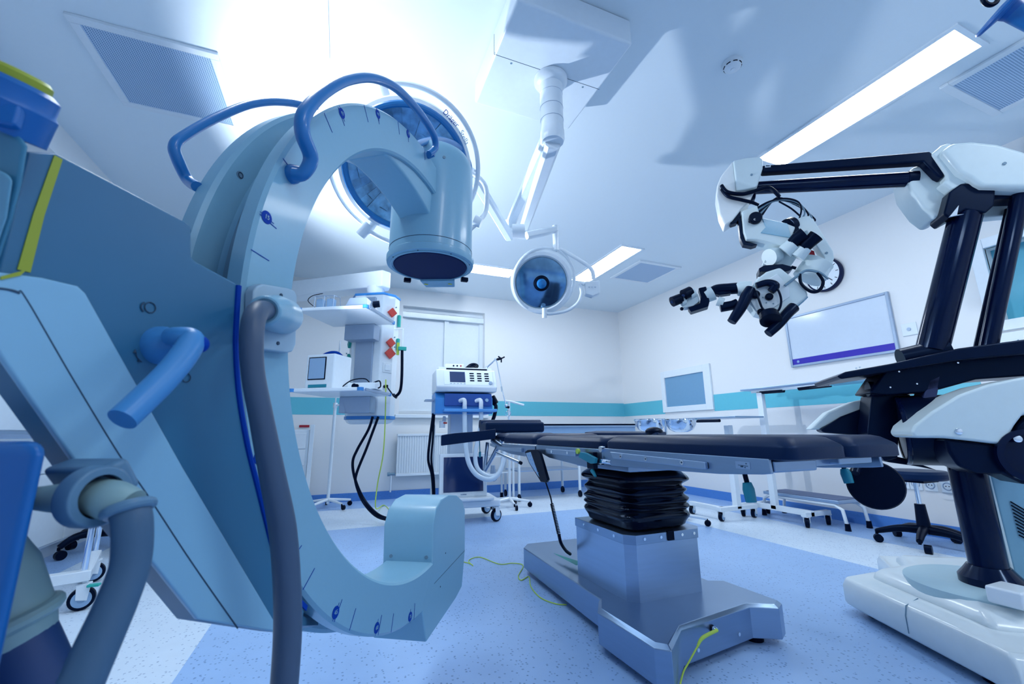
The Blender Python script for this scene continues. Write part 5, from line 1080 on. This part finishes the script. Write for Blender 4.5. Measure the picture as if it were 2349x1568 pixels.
m = MB(); m.box((X+.02, py_-.03, .10), (X+.07, py_+.03, ztop-.04)); m.build('post', M_metalw, t, .004)
ya, yb_ = 3.46, 2.80
m = MB(); m.box((X+.02, yb_, .09), (X+.07, ya, .14)); m.build('base_beam', M_metalw, t, .004)
m = MB(); m.box((X-.12, ya-.05, .09), (X+.30, ya, .13)); m.box((X-.05, yb_, .09), (X+.30, yb_+.05, .13)); m.build('base_crossbar', M_metalw, t, .004)
for x, y in ((X-.09, ya-.03), (X+.27, ya-.03), (X-.02, yb_+.02), (X+.27, yb_+.02)): caster(None, x, y, .042, t, .6)
t = thing('instrument_table', 'lower instrument table with two narrow tray halves behind the bowls', 'instrument table', (3.7, 3.7, 0))
X = 3.75; a = onx(1590, 960, X); b = onx(1712, 957, X)
m = MB(); m.box((X-.15, b.y, a.z-.012), (X+.25, a.y, a.z+.006)); tr = m.build('tray', M_steeld, t, .004); m = MB(); m.tube([(X-.14, a.y, a.z-.03), (X-.14, b.y+.2, a.z-.035)], .016, 10, False); m.build('tray_bar', M_black, t)
pp = onx(1670, 975, X); m = MB(); m.box((X-.03, pp.y-.03, .10), (X+.03, pp.y+.03, pp.z)); m.build('post', M_metalw, t, .004)
m = MB(); m.box((X-.25, pp.y-.03, .09), (X+.25, pp.y+.03, .13)); m.box((X-.22, pp.y, .09), (X-.17, pp.y+.42, .13)); m.build('base_beam', M_metalw, t, .004)
for x, y in ((X-.2, pp.y+.40), (X-.22, pp.y-.0), (X+.22, pp.y)): caster(None, x, y, .042, t, .3)
# step stool
t = thing('step_stool', 'low metal step stool with ribbed dark tread standing at the right wall', 'step stool', (4.32, 3.0, 0))
x0, x1, y0_, y1_, zt = 4.16, 4.50, 2.62, 3.36, .245
m = MB(); m.box((x0, y0_, zt-.03), (x1, y1_, zt)); tp = m.build('tread_frame', M_steeld, t, .006); m = MB(); m.box((x0+.02, y0_+.02, zt), (x1-.02, y1_-.02, zt+.004)); m.build('tread_mat', mat('tread_grey', (.12, .16, .28), .7, bump=.6, scale=200), tp)
for x in (x0+.02, x1-.02):
    m = MB(); m.tube([(x, y0_-.03, .03), (x, y0_-.01, .17), (x, y0_+.05, .205), (x, y1_-.05, .205), (x, y1_+.01, .17), (x, y1_+.03, .03)], .015, 12, False); f_ = m.build('leg_frame', M_metalw, t)
    for y in (y0_-.031, y1_+.031): m = MB(); m.cyl((x, y, 0), (x, y, .06), .024, .019); m.build('rubber_foot', M_black, f_)
# swivel stool / office chair behind the microscope
t = thing('swivel_chair', 'black five-star swivel chair base with gas lift at the right wall', 'chair', (4.12, 2.2, 0))
hx, hy = onz(2135, 1195, .10).x, onz(2135, 1195, .10).y
hx, hy = 4.20, 2.05
for k in range(5):
    a_ = 2.2+k*2*PI/5; e = V(hx+.29*math.cos(a_), hy+.29*math.sin(a_), .075); m = MB(); m.tube([(hx, hy, .115), (hx+.15*math.cos(a_), hy+.15*math.sin(a_), .11), e], [.035, .027, .018], 12); l_ = m.build('base_arm', M_black, t)
    m = MB(); m.disc(e+V(-.02*math.sin(a_), .02*math.cos(a_), -.045), (-math.sin(a_), math.cos(a_), 0), .030, .04, 18); m.cyl(e+V(0, 0, -.02), e+V(0, 0, .012), .010); m.build('caster', M_black, l_)
m = MB(); m.cyl((hx, hy, .09), (hx, hy, .30), .045, .032); m.build('gas_sleeve', M_black, t); m = MB(); m.cyl((hx, hy, .29), (hx, hy, .47), .016); m.build('gas_piston', M_chrome, t)
m = MB(); m.cbox((hx, hy, .475), (.2, .2, .02)); m.tube([(hx, hy, .47), (hx-.2, hy+.1, .465), (hx-.24, hy+.16, .475)], .006, 8); m.build('seat_plate', M_black, t)
m = MB(); m.lathe([(.19, .485), (.21, .50), (.21, .53), (.19, .55), (.05, .555)], (hx, hy, 0), (0, 0, 1), 36); m.build('seat', M_pad, t)
# ------------------------------------------------------------------ right wall fittings
t = thing('whiteboard', 'framed glossy whiteboard with a purple strip along its bottom edge', 'whiteboard', (XR, 2.66, 1.8))
ya, yb_, za, zb_ = 2.17, 3.14, 1.55, 2.09
m = MB(); m.box((XR-.018, ya, za), (XR-.002, yb_, zb_)); bo = m.build('board_panel', M_board, t)
m = MB(); m.box((XR-.0195, ya+.012, za+.012), (XR-.018, yb_-.012, za+.075)); ps = m.build('purple_strip', M_purple, bo); m = MB(); m.disc((XR-.0195, yb_-.07, za+.043), (-1, 0, 0), .014, .001, 18); m.build('round_mark', M_screen, ps)
for lo, hi in (((XR-.03, ya-.012, za-.012), (XR-.002, ya+.012, zb_+.012)), ((XR-.03, yb_-.012, za-.012), (XR-.002, yb_+.012, zb_+.012)), ((XR-.029, ya+.012, za-.012), (XR-.002, yb_-.012, za+.012)), ((XR-.029, ya+.012, zb_-.012), (XR-.002, yb_-.012, zb_+.012))): m = MB(); m.box(lo, hi); m.build('frame', M_rail, t, .004)
m = MB(); m.cyl((XR-.045, ya-.005, za-.01), (XR-.02, ya-.005, za-.01), .02); m.build('corner_clamp', M_chan, t)
t = thing('wall_clock', 'round white wall clock with a dark blue rim partly behind the microscope head', 'clock', (XR, 2.66, 2.44))
c = V(XR-.002, 2.66, 2.44)
m = MB(); m.lathe([(.175, 0), (.18, .03), (.172, .05), (.160, .045)], c, (-1, 0, 0), 48); m.build('rim', mat('rim_dark', (.003, .012, .06), .4, spec=.2), t); m = MB(); m.disc(c+V(-.046, 0, 0), (-1, 0, 0), .158, .004, 48); df = m.build('dial', M_metalw, t)
for k in range(12):
    a_ = k*PI/6; d = V(0, math.sin(a_), math.cos(a_)); s_ = V(0, math.cos(a_), -math.sin(a_))*.003; m = MB(); o_ = c+V(-.0502, 0, 0); m.prism([o_+d*.125-s_, o_+d*.15-s_, o_+d*.15+s_, o_+d*.125+s_], (-.001, 0, 0)); m.build('hour_mark', M_black, df)
for a_, L_, w_ in ((1.1, .08, .005), (3.9, .12, .0035)):
    d = V(0, math.sin(a_), math.cos(a_)); s_ = V(0, math.cos(a_), -math.sin(a_))*w_; m = MB(); o_ = c+V(-.0515, 0, 0); m.prism([o_-d*.02-s_, o_+d*L_-s_, o_+d*L_+s_, o_-d*.02+s_], (-.001, 0, 0)); m.build('hand', M_black, df)
t = thing('wall_hatch', 'white framed square hatch with a blue grey glass pane in the right wall', 'hatch', (XR, 4.77, 1.45))
ya, yb_, za, zb_ = 4.39, 5.15, 1.22, 1.66
for lo, hi in (((XR-.03, ya-.12, za-.08), (XR, ya, zb_+.1)), ((XR-.03, yb_, za-.08), (XR, yb_+.08, zb_+.1)), ((XR-.03, ya, za-.08), (XR, yb_, za)), ((XR-.03, ya, zb_), (XR, yb_, zb_+.1))): m = MB(); m.box(lo, hi); m.build('frame', M_white, t, .004)
m = MB(); m.box((XR-.010, ya, za), (XR-.002, yb_, zb_)); m.build('pane', mat('hatch_glass', (.16, .34, .54), .2), t)
t = thing('wall_switch', 'square white wall switch right of the whiteboard', 'switch', (XR, 2.06, 1.73))
m = MB(); m.box((XR-.01, 2.01, 1.67), (XR, 2.12, 1.78)); p_ = m.build('plate', M_white, t, .003); m = MB(); m.disc((XR-.01, 2.065, 1.725), (-1, 0, 0), .014, .008, 16); m.build('knob', M_rail, p_)
for k, (y, lab) in enumerate(((2.33, 'leftmost'), (2.24, 'second from the left'), (2.14, 'third from the left'), (2.03, 'rightmost'))):
    t = thing('wall_socket', 'round white wall socket behind the swivel chair, '+lab+' of the four', 'socket', (XR, y, .41), 'row of wall sockets')
    m = MB(); m.box((XR-.012, y-.043, .36), (XR, y+.043, .46)); p_ = m.build('plate', M_white, t, .003); m = MB(); m.ring((XR-.012, y, .41), (1, 0, 0), .028, .004, 28, 8); m.build('socket_rim', M_rail, p_)
    for d in (-.010, .010): m = MB(); m.disc((XR-.012, y+d, .41), (-1, 0, 0), .004, .002, 10); m.build('socket_hole', M_black, p_)
t = thing('wall_vent_unit', 'white vent unit with slanted slots under the right wall window', 'vent', (XR, 1.2, 1.5))
m = MB(); m.box((XR-.10, .2, 1.36), (XR, 1.56, 1.555)); b_ = m.build('housing', M_white, t, .01)
for k in range(12): m = MB(); y = 1.42-k*.06; m.prism([(XR-.101, y, 1.42), (XR-.101, y+.022, 1.455), (XR-.101, y, 1.49), (XR-.101, y-.008, 1.49), (XR-.101, y+.014, 1.455), (XR-.101, y-.008, 1.42)], (-.002, 0, 0)); m.build('slot', M_chan, b_)
# ------------------------------------------------------------------ left side: worktop, devices, trolley, chair
LS = -.25
t = thing('wall_cabinet', 'white low cabinet with a pale worktop along the left wall', 'cabinet', (-2.0, 4.3, 0))
m = MB(); m.box((XL+.005, 3.2, .87), (-1.85, 5.6, .905)); m.build('worktop', M_steeld, t, .004); m = MB(); m.box((XL+.005, 3.24, .10), (-1.89, 5.56, .87)); b_ = m.build('body', M_metalw, t, .004); m = MB(); m.box((XL+.01, 3.3, .0), (-1.95, 5.5, .10)); m.build('plinth', M_white, t)
for k in range(4):
    y = 3.26+k*.58; m = MB(); m.box((-1.893, y, .62), (-1.875, y+.56, .86)); d_ = m.build('drawer', M_white, t, .003); m = MB(); m.box((-1.875, y+.2, .80), (-1.86, y+.36, .812)); m.build('drawer_handle', M_black, d_)
    m = MB(); m.box((-1.893, y, .12), (-1.875, y+.56, .61)); m.build('door', M_white, t, .003)
t = thing('laboratory_device', 'white tabletop device with a dark top hood on the left worktop', 'device', (-1.7, 3.95, .905))
m = MB(); m.box((-2.25, 3.45, .9055), (-1.93, 3.85, 1.16)); b_ = m.build('case', M_metalw, t, .01); m = MB(); m.box((-2.20, 3.86, 1.06), (-1.90, 4.12, 1.15)); m.build('hood', M_navy, t, .006); m = MB(); m.box((-2.16, 3.88, .9055), (-1.96, 4.08, 1.06)); w_ = m.build('window_box', M_tube, t, .006); m = MB(); m.box((-1.958, 3.90, .93), (-1.952, 4.0, 1.05)); m.build('clear_front', M_screen, w_)
t = thing('tissue_box', 'small white box on the left worktop beside the tabletop device', 'box', (-1.7, 4.5, .905)); 
m = MB(); m.box((-2.2, 4.35, .9055), (-1.95, 4.75, 1.03)); b_ = m.build('case', M_white, t, .006); m = MB(); m.box((-1.949, 4.42, .93), (-1.945, 4.68, 1.0)); m.build('front_panel', M_screen, b_)
t = thing('equipment_trolley', 'white tubular trolley with a braked front caster at the lower left', 'trolley', (-1.3, 2.9, 0))
p1 = onz(205, 1320, .19); w1 = onz(190, 1400, 0)
m = MB(); A_ = V(w1.x, w1.y+.02, .19); B_ = V(w1.x-.75, w1.y-.22, .19)
dd = (B_-A_).normalized(); nn = V(-dd.y, dd.x, 0)
m.prism([A_-nn*.03+V(0, 0, -.05), A_+nn*.03+V(0, 0, -.05), B_+nn*.03+V(0, 0, -.05), B_-nn*.03+V(0, 0, -.05)], (0, 0, .05)); m.build('base_beam', M_metalw, t, .004)
m = MB(); C_ = A_-nn*.55 if nn.y < 0 else A_+nn*.55; m.prism([A_+dd*.0+V(0, 0, -.05), A_+dd*.05+V(0, 0, -.05), C_+dd*.05+V(0, 0, -.05), C_+V(0, 0, -.05)], (0, 0, .04)); m.build('base_beam', M_metalw, t, .004)
for q in (A_+dd*.02, B_-dd*.02, C_+dd*.02): caster(None, q.x, q.y, .055, t, .3)
m = MB(); m.cbox((A_.x+.03, A_.y-.03, .118), (.05, .03, .012)); note(m.build('brake_pedal', M_green, t, .003), 'green brake pedal')
for q in (A_+dd*.03, C_+dd*.03): m = MB(); m.cyl((q.x, q.y, .14), (q.x, q.y, .86), .014); m.build('post', M_chrome, t)
m = MB(); m.prism([A_+V(0, 0, .67), C_+V(0, 0, .67), C_+dd*.7+V(0, 0, .67), B_+V(0, 0, .67)], (0, 0, .02)); m.build('top_shelf', M_steeld, t, .003)
t = thing('star_base_stool', 'black five-star stool base with casters behind the lower left hose', 'stool', (-1.2, 4.2, 0))
hx, hy = -1.62, 4.50
for k in range(5):
    a_ = 3.9+k*2*PI/5; e = V(hx+.30*math.cos(a_), hy+.30*math.sin(a_), .08); m = MB(); m.tube([(hx, hy, .13), (hx+.2*math.cos(a_), hy+.2*math.sin(a_), .14), e], [.035, .026, .02], 12); l_ = m.build('base_arm', M_black, t)
    m = MB(); m.disc(e+V(-.02*math.sin(a_), .02*math.cos(a_), -.048), (-math.sin(a_), math.cos(a_), 0), .032, .04, 18); m.cyl(e+V(0, 0, -.02), e, .01); m.build('caster', M_black, l_)
m = MB(); m.cyl((hx, hy, .1), (hx, hy, .5), .03, .02); m.build('gas_lift', M_chrome, t); m = MB(); m.lathe([(.16, .5), (.18, .51), (.18, .55), (.16, .565)], (hx, hy, 0), (0, 0, 1), 32); m.build('seat', M_pad, t)
